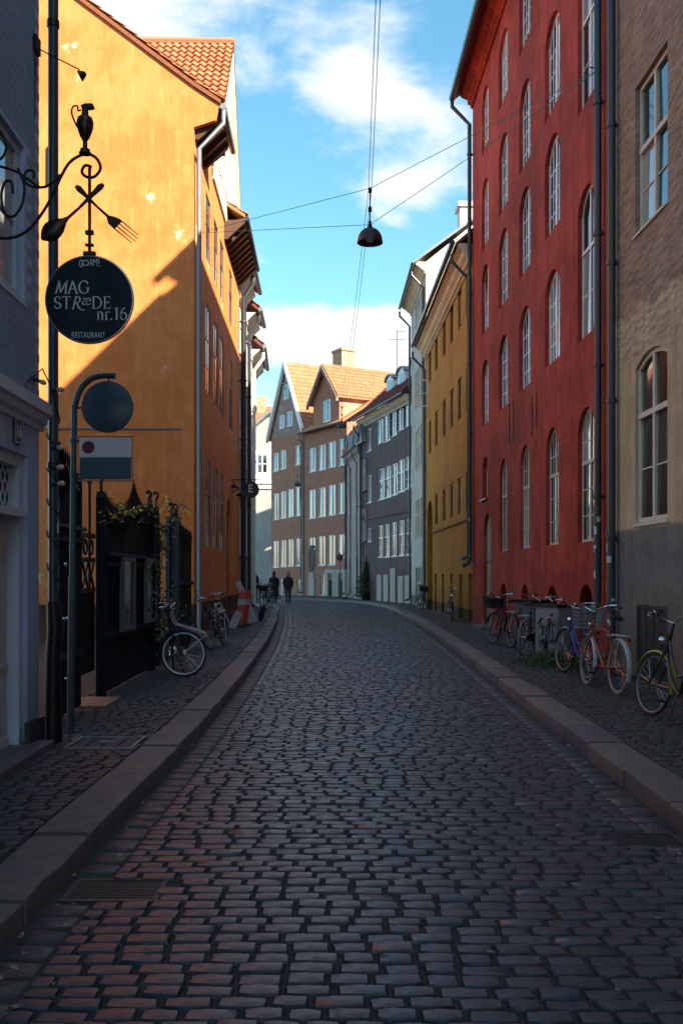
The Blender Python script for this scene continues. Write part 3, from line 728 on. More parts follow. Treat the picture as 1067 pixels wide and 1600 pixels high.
mb = MB(); mb.box(.9, pu.L-.01, -.06, 0, 4.86, 5.0); obj('string_course', mb, M['purple'], pu.root)
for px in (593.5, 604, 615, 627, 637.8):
    u, d = pu.u(px); mb = MB(); h = random.uniform(1.4, 1.5)+(.35 if px == 615 else 0); mb.box(u-.42, u+.42, -.07, -.002, .13, .13+h); obj('cellar_shutter', mb, M['shutter'], pu.root)  # pale cellar panels, reflected sun on the plinth put into their colour
pu.downpipe(.12, 10.6, .3, ov=.5, off=.08)
def dormer(b, u, w, zb, zt, y0, name='dormer'):
    k = (15.6-10.95)/4.5; mb = MB(); n = 8
    prof = [(-w/2, zb), (w/2, zb)]+[(w/2*math.cos(math.pi*i/n), zt+.28*math.sin(math.pi*i/n)) for i in range(n+1)]
    mb.prism(prof, 'y', y0, y0+2.2); o = obj(name, mb, M['brightwood'], b.root, (u, 0, 0))
    mb = MB(); pr = [((w/2+.1)*math.cos(math.pi*i/n), zt+.05+.32*math.sin(math.pi*i/n)) for i in range(n+1)]; pr += [(x*.96, z-.07) for x, z in pr[::-1]]
    mb.prism(pr, 'y', y0-.12, y0+2.3); obj('dormer_roof', mb, M['zinc'], o)
    mb = MB(); mb.box(-w/2+.16, -.03, y0-.02, y0-.003, zb+.25, zt-.05); mb.box(.03, w/2-.16, y0-.02, y0-.003, zb+.25, zt-.05); obj('pane', mb, M['glass'], o)
for u in (3.3, 5.4, 7.6): dormer(pu, u, 1.25, 11.2, 12.75, .75)
mb = MB(); mb.box(pu.L-2.4, pu.L-1.5, 3.9, 4.9, 14.8, 17.0); c = obj('chimney', mb, M['brick_pale'], pu.root); mb = MB(); mb.box(pu.L-2.5, pu.L-1.4, 3.8, 5.0, 17.0, 17.15); obj('chimney_cap', mb, M['brick_pale'], c)
# ---- small pale pink house
pk = Bld('pale_pink_house', 'small pale pink house squeezed between the plum house and the brick houses', 'house', (.38, 63.9), (1.16, 58.05), 9.4, 8, 'pink')
for px in (546.5, 557.5, 567):
    u, d = pk.u(px)
    for z, h in ((6.6, 1.9), (3.6, 1.9), (.3, 2.4)): pk.win(u, z, .95, h, 0, mat='pipe' if z < 1 else 'whitewood', rl=3, trans=.65, rec=.05, sill='pink', proud=.02)
pk.build(); pk.roof(15.2, ov=.3, mat='white', sides=.0); pk.gutter(ov=.36, z=9.42)
mb = MB(); mb.prism([(4.0,15.35),(4.0,15.6),(-.3,9.9),(-.3,9.6)], 'x', -.35, .0); obj('verge_tiles', mb, M['tile'], pk.root)
pk.cornice(8.95, [(.04,0),(.04,.1),(.2,.2),(.28,.4)], 'pink')
for px in (547.5, 557, 566):
    u, d = pk.u(px); mb = MB(); mb.prism([(-.75, 9.5), (.75, 9.5), (0, 10.45)], 'y', -.1, 1.2); dm = obj('dormer', mb, M['pink'], pk.root, (u, 0, 0))
    mb = MB(); mb.prism([(-.85, 9.5), (0, 10.58), (.85, 9.5), (.85, 9.6), (0, 10.70), (-.85, 9.6)], 'y', -.2, 1.3); obj('dormer_roof', mb, M['zinc'], dm)
for px in (549, 559, 568.5): pk.downpipe(pk.u(px)[0], 9.2, .3, ov=.36, off=.07, r=.04)
# ---- two brick houses that close the view
bl = Bld('brick_gable_house', 'red brick house with a steep pointed gable and white verge boards', 'house', (-5.38, 73.7), (-2.80, 69.32), 12.0, 10, 'brick')
q = lambda zx, zy: (380+zx/3.557, 520+zy/3.557)
for zx, a, b in ((181,668,768),(222,652,755),(307,625,732),(182,893,1037),(222,881,1030),(263,869,1022),(308,855,1015),(181,1158,1303),(223,1153,1300),(263,1148,1297),(309,1143,1295)):
    bl.winpx(380+zx/3.557, 520+a/3.557, 520+b/3.557, .93, mat='brightwood', rl=3, rec=.03, sill='whitewood', proud=.02)
for zx in (218, 315): bl.winpx(380+zx/3.557, 905, 930.5, 1.0, mat='oldwood', rl=2, rec=.04, sill=None)
bl.build(rev=.1)
L = bl.L; mb = MB(); mb.prism([(.02, 12.003), (L-.02, 12.003), (L/2, 17.0)], 'y', -.002, .3); gb = obj('gable', mb, M['brick_dull'], bl.root)
for px, pt, pb in ((441,649,670),(453.5,643,666),(447.5,602,624)):
    u, d = bl.u(px); z0_, z1_ = bl.z(pb, d), bl.z(pt, d); me, pn = window_parts(.82, z1_-z0_, 0, True, None, 1, 2, 1)
    wo = link('window', me.copy(), None, bl.root, (u, -.05, z0_)); wo.data.materials.clear(); wo.data.materials.append(M['brightwood'])
    for pm, loc in pn: link('pane', pm, M['glass'], wo, loc)
for sx in (-1, 1):
    mb = MB(); mb.prism([(0, 17.1), (sx*(L/2+.35), 11.75), (sx*(L/2+.35), 12.2), (0, 17.6)], 'y', -.32, -.1); obj('verge_board', mb, M['whitewood'], bl.root, (L/2, 0, 0))
mb = MB(); w_ = L/2+.4; mb.prism([(-w_, 11.9), (0, 17.35), (w_, 11.9), (w_, 12.0), (0, 17.48), (-w_, 12.0)], 'y', -.25, 9.5); rf = obj('roof', mb, M['tile'], bl.root, (L/2, 0, 0))
obj('roof_tiles', tilefield(Vector((w_, 9.5, 12.02)), Vector((0, -9.75, 0)), Vector((-w_, 0, 5.48)), .26, .36), M['tile'], rf, smooth=True, kind='stuff', ang=60)
def local(b, v): return Matrix.Rotation(-math.atan2(b.dv.y, b.dv.x), 3, 'Z') @ (Vector(v)-Vector((b.A.x, b.A.y, 0)))
c0 = local(bl, P(537, 560, 76.5)); mb = MB(); mb.box(-.72, .72, -.6, .6, 15.5, 19.3); ch = obj('chimney', mb, M['brick_pale'], bl.root, (c0.x, c0.y, 0))
mb = MB(); mb.box(-.8, .8, -.68, .68, 19.3, 19.5); obj('chimney_cap', mb, M['brick_pale'], ch)
bl.downpipe(L-.1, 11.8, .3, ov=.3, off=.07, r=.05)
bb = Bld('brick_dormer_house', 'red brick house with a tiled wall dormer and round arched cellar door', 'house', (-2.78, 69.28), (.36, 63.95), 11.8, 10, 'brick')
for zx, a, b in ((385,640,770),(439,622,760),(494,605,745),(552,588,735),(383,872,1030),(438,860,1022),(493,846,1012),(550,833,1003),(382,1138,1200),(437,1130,1292),(491,1125,1290),(549,1120,1250)):
    bb.winpx(380+zx/3.557, 520+a/3.557, 520+b/3.557, .98, mat='brightwood', rl=3, rec=.03, sill='whitewood', proud=.02)
for zx in (488, 545): bb.winpx(380+zx/3.557, 906, 933, .62, mat='pipe', rl=2, rec=.04, sill=None)
bb.winpx(380+436/3.557, 896, 931, .75, mat='oldwood', rl=3, rec=.04, sill=None)
bb.build(rev=.1); bb.roof(15.2, ov=.35, mat='tile', tiles=False); bb.gutter(ov=.4, z=11.75)
u0, u1 = bb.u(489.5)[0], bb.u(530)[0]; um = (u0+u1)/2; hw = (u1-u0)/2
mb = MB(); mb.box(u0, u1, .0, .3, 11.803, 13.9); mb.prism([(u0, 13.903), (u1, 13.903), (um, 15.75)], 'y', .0, .3); kv = obj('dormer_wall', mb, M['brick'], bb.root)
mb = MB(); mb.box(u1-.3, u1-.002, .303, 6, 11.9, 13.9); mb.box(u0+.002, u0+.3, .303, 6, 11.9, 13.9); obj('dormer_side_wall', mb, M['brick_pale'], kv)
mb = MB(); mb.box(u1-.32, u1+.14, -.1, 6, 13.55, 13.8); obj('dormer_cornice', mb, M['cream'], kv)
mb = MB(); w_ = hw+.35; mb.prism([(-w_, 13.55), (0, 16.05), (w_, 13.55), (w_, 13.66), (0, 16.17), (-w_, 13.66)], 'y', -.35, 8.5); rf = obj('dormer_roof', mb, M['tile'], bb.root, (um, 0, 0))
obj('roof_tiles', tilefield(Vector((w_, 8.5, 13.69)), Vector((0, -8.85, 0)), Vector((-w_, 0, 2.51)), .26, .36), M['tile'], rf, smooth=True, kind='stuff', ang=60)
for sx in (-1, 1):
    mb = MB(); mb.prism([(0, 15.75), (sx*(hw+.3), 13.3), (sx*(hw+.3), 13.62), (0, 16.1)], 'y', -.42, -.25); obj('verge_board', mb, M['brick_dull'], bb.root, (um, 0, 0))
u, d = bb.u(511.5); me, pn = window_parts(.95, 1.5, 0, True, None, 1, 2, 1); wo = link('window', me.copy(), None, bb.root, (u, -.05, 12.15)); wo.data.materials.clear(); wo.data.materials.append(M['brightwood'])
for pm, loc in pn: link('pane', pm, M['glass'], wo, loc)
u, d = bb.u(487); mb = MB(); n = 20; mb.prism([(u+.5*math.cos(2*math.pi*i/n), 2.75+.95*math.sin(2*math.pi*i/n)) for i in range(n)], 'y', -.04, -.004); obj('oval_window', mb, M['hatch'], bb.root)
mb = MB(); mb.prism([(-.45,.13),(.45,.13),(.4,.9),(.3,1.75),(-.3,1.75),(-.42,.9)], 'y', -.12, -.006); mb.v = [(x+u+.1, y, z) for x, y, z in mb.v]; obj('pale_plinth', mb, M['shutter'], bb.root)  # raised pale patch at the foot of the wall
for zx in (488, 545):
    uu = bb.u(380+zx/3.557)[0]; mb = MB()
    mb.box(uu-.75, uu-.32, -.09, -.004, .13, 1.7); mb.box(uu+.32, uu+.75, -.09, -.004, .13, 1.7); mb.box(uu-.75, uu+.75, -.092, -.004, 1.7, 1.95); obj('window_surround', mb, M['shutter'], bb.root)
bb.downpipe(bb.L-.1, 11.6, .3, ov=.4, off=.07, r=.05); bb.downpipe(.1, 11.6, .3, ov=.4, off=.07, r=.07, mat='zinc')
# ---- houses far behind
gh = Bld('grey_gable_house', 'grey rendered house with a white corner window at the far end of the street', 'house', (-9.9, 86), (-3.2, 86), 10.0, 10, 'grey')
gh.build()
mb = MB(); mb.box(0.01, 6.69, .01, .5, 10.15, 13.0); mb.prism([(0, 13.003), (6.7, 13.003), (3.55, 15.9)], 'y', .01, .5); up = obj('upper_wall', mb, M['grey'], gh.root)
mb = MB(); mb.box(-.1, 6.8, -.25, .0, 9.75, 10.1); mb.box(-.06, 6.75, -.12, 0, 9.3, 9.7); obj('cornice', mb, M['white'], gh.root)
mb = MB(); mb.box(2.0, 3.5, -.05, .0, 10.15, 12.7); bx = obj('white_window_bay', mb, M['white'], gh.root)
u, d = gh.u(410); me, pn = window_parts(.98, 1.75, 0, True, None, 1, 2, 1, fw=.10, bars=.07); wo = link('window', me.copy(), None, gh.root, (u, -.12, 10.65)); wo.data.materials.clear(); wo.data.materials.append(M['brightwood'])
for pm, loc in pn: link('pane', pm, M['glass_dark'], wo, loc)
mb = MB(); mb.prism([(-.3, 12.8), (3.55, 16.1), (7.0, 12.8), (7.0, 13.05), (3.55, 16.4), (-.3, 13.05)], 'y', -.25, 10); obj('roof', mb, M['zinc'], gh.root)
fh = Bld('orange_roofed_house', 'house with an orange tiled roof and chimney behind the grey gable house', 'house', (-13, 99), (-3, 99), 16.0, 9, 'white')
fh.build(); fh.roof(19.6, mat='tile', tiles=True)
mb = MB(); mb.box(4.0, 4.9, 3.2, 4.2, 17.5, 20.6); obj('chimney', mb, M['brick_pale'], fh.root)
# ================================================================== LEFT SIDE
orr = Bld('orange_building', 'orange rendered building with a blind sunlit gable and red tiled roof', 'building', LF(22.1), LF(33.95), 12.9, 11, 'orange')
for px, w in ((311.5,1.0),(325.5,1.05),(337.5,1.05),(346.8,1.05),(360.5,1.1)):
    u, d = orr.u(px)
    orr.win(u, 6.32, w, 2.28, 0, mat='pipe', trans=.62, cols=1, rl=2, ru=1, rec=.02, sill='pipe', fw=.05, proud=.0, flat=.35)
    orr.win(u, 9.72, w, 1.7, 0, mat='pipe', trans=.60, rl=2, ru=1, rec=.02, sill='pipe', fw=.05, proud=.0, flat=.35)
    if px < 350: orr.win(u, 2.32, w, 2.3, 0, mat='pipe', trans=.62, rl=2, ru=1, rec=.02, sill='pipe', fw=.05, proud=.0, flat=.35)
ud_ = orr.u(357.5)[0]; orr.op(ud_, .14, 1.3, 3.9, .55)
orr.build(rev=.12, ridge=16.95)
mb = MB(); mb.box(ud_-.64, ud_+.64, .09, .11, .14, 4.0); obj('door', mb, M['hatch'], orr.root)
mb = MB(); k_ = (16.45-12.3)/5.5   # main roof: two slabs with overhang at the eaves
mb.prism([(0, 12.98), (5.5, 17.08), (11.4, 12.8), (11.4, 12.68), (5.5, 16.96), (0, 12.88)], 'x', -.05, orr.L)
for a_, b_ in ((-.05, 2.3), (7.0, orr.L)): mb.prism([(-.62, 12.48), (-.62, 12.58), (-.003, 12.98), (-.003, 12.88)], 'x', a_, b_); rf = obj('roof', mb, M['tile'], orr.root)
obj('roof_tiles', tilefield(Vector((-.06, -.02, 13.0)), Vector((orr.L, 0, 0)), Vector((0, 5.52, 4.12))), M['tile'], rf, smooth=True, kind='stuff', ang=60)
mb = MB(); [mb.box(a_, b_, -.5, 0, 12.26, 12.4) for a_, b_ in ((.16, 2.25), (7.0, orr.L))]; [mb.prism([(-.5, 12.3), (-.002, 11.9), (-.002, 12.26), (-.5, 12.35)], 'x', a_, b_) for a_, b_ in ((.17, 2.2), (7.02, orr.L-.02))]; sf = obj('eave_soffit', mb, M['soffit'], orr.root)
for i in (0,1,2,3,13,14,15,16,17,18,19,20,21,22):
    mb = MB(); mb.prism([(-.62, 12.38), (-.62, 12.24), (-.1, 11.75), (-.003, 11.75), (-.003, 12.26)], 'x', -.05, .05); obj('rafter_tail', mb, M['soffit'], sf, (.22+.51*i, 0, 0))
mb = MB(); mb.prism([(0, 11.95), (-.50, 12.12), (-.60, 12.47), (0, 12.87)], 'x', .002, .14); obj('eave_shoulder', mb, M['orange'], orr.root)
orr.gutter(ov=.68, z=12.42, r=.075, mat='zinc', u0=-.05, u1=2.35); orr.gutter(ov=.68, z=12.42, r=.075, mat='pipe', u0=6.95)
mb = MB(); mb.tube([(.02,-.68,12.4),(.02,-.68,12.05),(.02,-.12,11.45),(.02,-.12,.5),(.02,-.16,.3),(.02,-.3,.2)], .058, 8); obj('drainpipe', mb, M['zinc'], orr.root, smooth=True)
for a_, b_ in ((-.06, 2.3), (7.0, orr.L)): obj('eave_tiles', tilefield(Vector((a_, -.66, 12.57)), Vector((b_-a_, 0, 0)), Vector((0, .66, .42))), M['tile'], rf, smooth=True, kind='stuff', ang=60)
# wall dormer with its own cross roof
um, hn, hf, zb, za = orr.ud(30.45), 4.75, 3.35, 13.0, 18.35
mb = MB(); mb.box(um-hn+.12, um+hf-.02, -.06, .25, 12.31, zb); mb.prism([(um-hn+.12, zb+.003), (um+hf-.05, zb+.003), (um, za-.25)], 'y', -.06, .25); kv = obj('dormer_gable', mb, M['cream'], orr.root)
for k, (a, b, dz) in enumerate(((-.09,-.06,.60),(-.12,-.09,.36),(-.15,-.12,.14))):
    mb = MB()
    for e_ in (-hn, hf): mb.prism([(0, za-dz-.22), (e_*1.01, zb-.05-dz), (e_*1.01, zb+.15-dz), (0, za-dz)], 'y', a, b+.02)
    obj('verge_moulding', mb, M['cream'] if k != 1 else M['white'], kv, (um, 0, 0))
mb = MB(); mb.prism([(-hn-.1, zb-.12), (0, za), (hf+.1, zb-.12), (hf+.1, zb), (0, za+.13), (-hn-.1, zb)], 'y', -.16, 8.2); rf = obj('dormer_roof', mb, M['soffit'], orr.root, (um, 0, 0))
obj('roof_tiles', tilefield(Vector((hf+.1, 8.2, zb+.01)), Vector((0, -8.36, 0)), Vector((-hf-.1, 0, za-zb+.13))), M['tile'], rf, smooth=True, kind='stuff', ang=60)
tms = [tile_mesh(.235, .36) for _ in range(5)]
so = Vector((-hn-.12, -.18, zb)); vd = Vector((hn+.12, 0, za-zb+.15)); SL = vd.length; nn = Vector((-vd.z, 0, vd.x)).normalized(); vdn = vd.normalized()
rows = int(SL/.36); colsn = 36; stf = MB(); cnt = 0
mt = Matrix((Vector((0,-1,0)), vdn, nn)).transposed().to_euler()
for r in range(rows-1, -1, -1):
    for c in range(colsn):
        o = so+Vector((0, (c+1)*.235, 0))+vdn*(r*.36+random.uniform(-.012,.012))+nn*.03
        if c < 19 and cnt < 300: cnt += 1; link('tile', random.choice(tms), M['tile'], rf, o, mt)
        else:
            m4 = Matrix.Translation(o) @ mt.to_matrix().to_4x4(); me = tms[cnt % 5]
            stf.add([m4 @ v.co for v in me.vertices], [tuple(p.vertices) for p in me.polygons], random.random())
obj('tiles', stf, M['tile'], rf, kind='stuff', smooth=True, ang=60)
mb = MB(); mb.tube([(0, -.18, za+.2), (0, 8, za+.2)], .13, 8); obj('ridge_tiles', mb, M['tile'], rf, smooth=True)
mb = MB(); mb.box(-.04, -.0, 2.9, 2.93, 11.6, 12.5); obj('wall_anchor', mb, M['iron'], orr.root, (0, 0.43, -1.05))
mb = MB(); mb.tube([(-.03, .3, 5.0), (-.03, 5.4, 5.0)], .022, 6); obj('conduit', mb, M['zinc'], orr.root)
# further houses on the left, thin slices of each are seen past the corner
def slice_house(name, label, d0, d1, H, mat, zrows, shift=(0,0), trim='white', ridge=None):
    a, b = LF(d0), LF(d1); b = b+Vector(shift)
    s = Bld(name, label, 'house', a, b, H, 9, mat)
    n = 2
    for i in range(n):
        u = s.L*(i+.5)/n
        for z in zrows: s.win(u, z, .85, 1.75, 0, mat='brightwood', rl=2, trans=.6, rec=.03, sill='whitewood', proud=.03)
    s.build(); s.roof(ridge or H+4, ov=.45, mat='tile_red', tiles=True); s.gutter(ov=.55, z=H-.05, mat='zinc', r=.09)
    s.cornice(H-.6, [(.05,0),(.05,.1),(.2,.25),(.38,.42)], trim); return s
b2 = slice_house('salmon_house', 'narrow salmon house with dark timber eaves next to the orange building', 34.05, 37.2, 12.6, 'rosy', (2.4, 6.2, 9.6))
b2.downpipe(.1, 12.2, .4, ov=.5, off=.16, r=.10); mb = MB(); mb.box(2.0, 2.9, 2.2, 3.2, 14, 18.0); c = obj('chimney', mb, M['rosy'], b2.root); mb = MB(); mb.box(1.9, 3.0, 2.1, 3.3, 16.4, 18.3); obj('chimney_head', mb, M['white'], c)
b3 = slice_house('pale_rose_house', 'narrow pale rose house between the salmon house and the white house', 37.25, 39.9, 12.0, 'pink', (2.4, 5.8, 9.0))
b3.downpipe(.1, 11.7, .4, ov=.5, off=.12, r=.07)
b4 = slice_house('white_house', 'narrow white house at the bend beyond the hanging letter sign', 39.95, 44.5, 11.2, 'white', (2.3, 5.4, 8.4), (-.12, 0))
b4.downpipe(.12, 10.9, .3, ov=.5, off=.12, r=.07, mat='pipewhite')
# ---- blue house, nearest on the left
bu = Bld('blue_house', 'blue grey limewashed house with a mauve door on the near corner', 'house', LB(-13), LB(8.58), 12.5, 9, 'blue')
uW = bu.ud(7.58); uD = bu.ud(7.58)
for i in range(5):
    bu.win(uW-2.4*i, 3.98, 1.16, 1.30, 0, mat='palepaint', rl=2, rec=.05, sill='palepaint', fw=.06, proud=.01)
    bu.win(uW-2.4*i, 10.15, 1.16, 1.5, 0, mat='palepaint', rl=2, rec=.05, sill='palepaint', fw=.06, proud=.01)  # unseen upper row, added to reflect sun onto the walls opposite
    bu.win(uW-2.4*i, 7.3, 1.16, 1.5, 0, mat='palepaint', rl=2, rec=.05, sill='palepaint', fw=.06, proud=.01)
bu.op(uD, .14, 1.34, 2.52)
bu.build(rev=.24); bu.roof(17); bu.gutter()
mb = MB(); mb.prism([(-.02,2.93),(-.03,2.97),(-.06,3.0),(-.075,3.05),(-.105,3.07),(-.105,3.17),(0,3.22),(0,2.93)], 'x', bu.L-9, bu.L+.05); obj('shop_cornice', mb, M['palepaint'], bu.root)
mb = MB(); mb.box(bu.L-.42, bu.L+.03, -.045, .0, .10, .38); obj('corner_plinth', mb, M['hatch'], bu.root)
fr = MB()
for q_ in ((-.67,-.56,.02,.16,.14,2.66),(.56,.67,.02,.16,.14,2.66),(-.56,.56,.02,.16,2.56,2.66)): fr.box(*q_)
fr.box(-.56,.56,.0,.15,2.12,2.2); fr.box(-.6,.6,-.03,.02,2.13,2.17); dfm = obj('door_frame', fr, M['palepaint'], bu.root, (uD, .02, 0))
mb = MB(); mb.box(-.56,.56,.11,.115,2.2,2.56); obj('transom_pane', mb, M['glass_dark'], dfm)
mb = MB()
for i in range(-5, 6):
    x = i*.11; 
    for s_ in (-1, 1): mb.tube([(x-.055*s_, .10, 2.2), (x+.055*s_, .10, 2.38), (x-.055*s_, .10, 2.56)], .007, 4)
obj('lattice_bars', mb, M['palepaint'], dfm)
mb = MB(); mb.box(-.56,.56,.12,.16,.2,2.12); dl = obj('door', mb, M['mauve'], bu.root, (uD, .02, 0))
for s_ in (-1, 1):
    for (z0_, z1_) in ((.34,.78),(1.0,1.9)):
        mb = MB(); x0, x1 = (.06, .46); x0, x1 = (x0, x1) if s_ > 0 else (-x1, -x0)
        mb.box(x0, x1, .106, .12, z0_, z1_); mb.box(x0+.05, x1-.05, .096, .107, z0_+.05, z1_-.05); obj('door_panel', mb, M['mauve'], dl)
mb = MB(); mb.box(-.5, .5, .09, .12, .86, .9); mb.box(-.5, .5, .09, .12, .2, .28); obj('door_rail', mb, M['mauve'], dl)
mb = MB(); mb.box(uD-.8, uD+.8, -.2, .3, .10, .2); obj('door_step', mb, M['kerb'], bu.root)
brick_me = []
for k in range(4):
    mb = MB(); a = [random.uniform(-.004, .004) for _ in range(4)]
    mb.prism([(-.115+a[0], -.034), (.115+a[1], -.034), (.115+a[2], .033), (-.115+a[3], .033)], 'y', -.0025, .004); brick_me.append(mb.mesh('brick'))
nb = 0; z = 3.26; row = 0
while z < 7.3:
    u = bu.L-.115-(.12 if row % 2 else 0)
    while u > bu.L-1.35:
        if not (abs(u-uW) < .58+.13 and 3.9 < z < 5.34) and nb < 298:
            link('brick', random.choice(brick_me), M['blue'], bu.root, (u, random.uniform(-.001, .001), z), (0, random.gauss(0, .008), 0)); nb += 1
        u -= .24
    z += .078; row += 1
# iron-dark drainpipe on the corner, cast foot
mb = MB(); up_ = bu.L+.10; mb.tube([(up_, -.10, 12.2), (up_, -.10, 1.35)], .046, 10); dp = obj('drainpipe', mb, M['pipe'], bu.root, smooth=True)
mb = MB(); mb.tube([(up_, -.10, 1.4), (up_, -.12, 1.15), (up_, -.10, .9), (up_, -.10, .10)], [.06,.075,.07,.085], 10); obj('pipe_foot', mb, M['iron'], dp, smooth=True)
for zz in (2.6, 4.7, 6.6):
    mb = MB(); mb.tube([(up_, -.10, zz), (up_, -.10, zz+.06)], .056, 10); obj('pipe_bracket', mb, M['iron'], dp)
def pipe_stickers(n, zs):
    for i in range(n):
        z = random.uniform(*zs); a0 = random.uniform(-2.2, -.2); h = random.uniform(.05, .2); rr = .0475+.0006*i; mb = MB(); vs = []
        for k in range(4):
            a = a0+.9*k/3; vs += [(up_+rr*math.cos(a), -.10+rr*math.sin(a), z), (up_+rr*math.cos(a), -.10+rr*math.sin(a), z+h)]
        mb.add(vs, [(0,2,3,1),(2,4,5,3),(4,6,7,5)]); obj('sticker', mb, M['sticker'], dp)
pipe_stickers(11, (1.45, 2.3))
# ================================================================== STREET FURNITURE
def at(x, y, z=KH): return (x, y, z)
# ---- hanging sign of the restaurant
SY = 7.6; s0 = P(140, 468, SY); wallx = LB(SY).x
sg = thing('hanging_sign', 'round black restaurant sign with crossed spoon and fork under a wrought iron jug bracket', 'sign', (s0.x, SY, s0.z))
k = SY/F
def S(px, py): return ((px-140)*k, 0, (468-py)*k)
mb = MB(); mb.lathe([(.345,-.012),(.352,-.008),(.352,.008),(.345,.012)], 56, ax='y'); obj('rim', mb, M['signrim'], sg, smooth=True)
mb = MB(); mb.lathe([(.340,-.0155),(.3405,.0155)], 56, ax='y'); disc = obj('disc', mb, M['signblack'], sg)
mb = MB(); mb.tube([S(140,398), S(140,262)], .013, 8); mb.box(-.032,.032,-.02,.02,(468-384)*k,(468-381)*k); mb.box(-.04,.04,-.02,.02,(468-398)*k,(468-393)*k)
mb.box(-.032,.032,-.018,.018,(468-366)*k,(468-360)*k); mb.box(-.05,-.03,-.01,.01,.35,.38); mb.box(.03,.05,-.01,.01,.35,.38); obj('hanger_rod', mb, M['bronze'], sg, smooth=True)
def spline(pts, n=8):
    out = []; m = len(pts)
    for i in range(m-1):
        p0, p1, p2, p3 = [Vector(pts[max(0, min(m-1, j))]) for j in (i-1, i, i+1, i+2)]
        for j in range(n):
            t = j/n; out.append(.5*((2*p1)+(p2-p0)*t+(2*p0-5*p1+4*p2-p3)*t*t+(3*p1-p0-3*p2+p3)*t**3))
    out.append(Vector(pts[-1])); return out
br_ = MB()
br_.tube(spline([S(-30,365), S(10,372), S(40,362), S(62,338), S(82,305), S(95,276), S(110,252), S(133,240), S(150,246), S(157,262), S(148,275), S(136,276), S(128,268), S(133,258), S(143,260)]), .0125, 8)
br_.tube(spline([S(95,272), S(82,285), S(66,292), S(46,289), S(38,277), S(43,266), S(53,268), S(52,278)]), .011, 8)
br_.tube(spline([S(62,292), S(30,270), S(10,262), S(-14,255), S(-30,240)]), .011, 8)
br_.tube(spline([S(28,262), S(38,290), S(34,320), S(20,338), S(7,330), S(2,305), S(8,284), S(18,284), S(20,302)]), .0115, 8)
br_.tube(spline([S(-30,250), S(0,248), S(10,228), S(2,206), S(-14,208)]), .011, 8)
br_.tube([S(-33,380), S(-33,190)], .014, 8)
obj('scroll_bracket', br_, M['iron'], sg, smooth=True)
jug = MB(); prof = [(.0,0),(.058,0),(.058,.012),(.045,.02),(.048,.035),(.024,.05),(.022,.10),(.05,.14),(.075,.20),(.082,.25),(.07,.285),(.035,.305),(.030,.35),(.034,.372),(.04,.38),(.0,.381)]
jug.lathe([(r*.82, z) for r, z in prof], 24, c=S(133,240)); jg = obj('jug', jug, M['bronze'], sg, smooth=True)
mb = MB(); c = Vector(S(133,240)); mb.prism([(c.x-.03, c.z+.37), (c.x+.03, c.z+.355), (c.x+.075, c.z+.365), (c.x+.065, c.z+.392), (c.x+.0, c.z+.392)], 'y', -.024, .024); obj('spout', mb, M['bronze'], jg, smooth=True)
mb = MB(); mb.tube(spline([S(127,171), S(122,172), S(121,165), S(114,166), S(112,176), S(117,190), S(121,198)]), .0075, 6); obj('handle', mb, M['bronze'], jg, smooth=True)
def flatshape(rows, y0, y1):   # rows of (centre, half width) along a path in x,z
    L_, R_ = [], []
    for i, (c, h) in enumerate(rows):
        a, b = Vector(rows[max(0, i-1)][0]), Vector(rows[min(len(rows)-1, i+1)][0]); t = (b-a).normalized(); n = Vector((-t.z, 0, t.x))
        c = Vector(c); L_.append((c+n*h)); R_.append((c-n*h))
    mb = MB(); m_ = len(rows); vs = []
    for y in (y0, y1): vs += [(p.x, y, p.z) for p in L_]+[(p.x, y, p.z) for p in R_]
    fs = []
    for i in range(m_-1):
        a, b, c_, d = i, i+1, m_+i+1, m_+i; o = 2*m_
        fs += [(a,b,c_,d), (a+o,d+o,c_+o,b+o), (a,a+o,b+o,b), (d,c_,c_+o,d+o)]
    fs += [(0,m_,3*m_,2*m_), (m_-1,3*m_-1,4*m_-1,2*m_-1)]
    mb.add(vs, fs); return mb
sp = flatshape([(S(163,289),.012),(S(158,293),.024),(S(146,305),.017),(S(125,326),.009),(S(106,343),.011)], -.03, -.018); spn = obj('spoon', sp, M['bronze'], sg)
mb = MB(); a = Vector(S(107,341)); b = Vector(S(66,375)); ax = (b-a); n_ = 9; rs = [.012,.022,.045,.066,.076,.078,.068,.045,.008]
for i in range(n_-1):
    pass
pts = [a+ax*(i/(n_-1)) for i in range(n_)]; t_ = ax.normalized(); nv = Vector((-t_.z, 0, t_.x)); vs = []
for i in range(n_):
    for j in range(9):
        f = -1+2*j/8; vs.append(pts[i]+nv*(rs[i]*f)+Vector((0, -.024-.03*(rs[i]/.078)*(1-f*f), 0)))
mb.add(vs, [(i*9+j, i*9+j+1, (i+1)*9+j+1, (i+1)*9+j) for i in range(n_-1) for j in range(8)])
mb.add([v+Vector((0, .012, 0)) for v in vs], [(i*9+j, i*9+j+1, (i+1)*9+j+1, (i+1)*9+j) for i in range(n_-1) for j in range(8)]); obj('bowl', mb, M['bronze'], spn, smooth=True)
fk = flatshape([(S(119,291),.013),(S(124,295),.025),(S(135,306),.016),(S(152,323),.009),(S(171,340),.012)], -.016, -.005); fkn = obj('fork', fk, M['bronze'], sg)
mb = flatshape([(S(169,339),.012),(S(174,344),.036),(S(183,350),.046),(S(185,352),.046)], -.016, -.005)
t_ = (Vector(S(215,376))-Vector(S(183,350))).normalized(); nv = Vector((-t_.z, 0, t_.x)); c = Vector(S(184,351))
for j in (-1.5, -.5, .5, 1.5): mb.tube([c+nv*(j*.027)+Vector((0,-.01,0)), c+nv*(j*.027)+t_*(.20-.012*abs(j))+Vector((0,-.01,0))], [.0062,.0035], 5)
obj('tines', mb, M['bronze'], fkn)
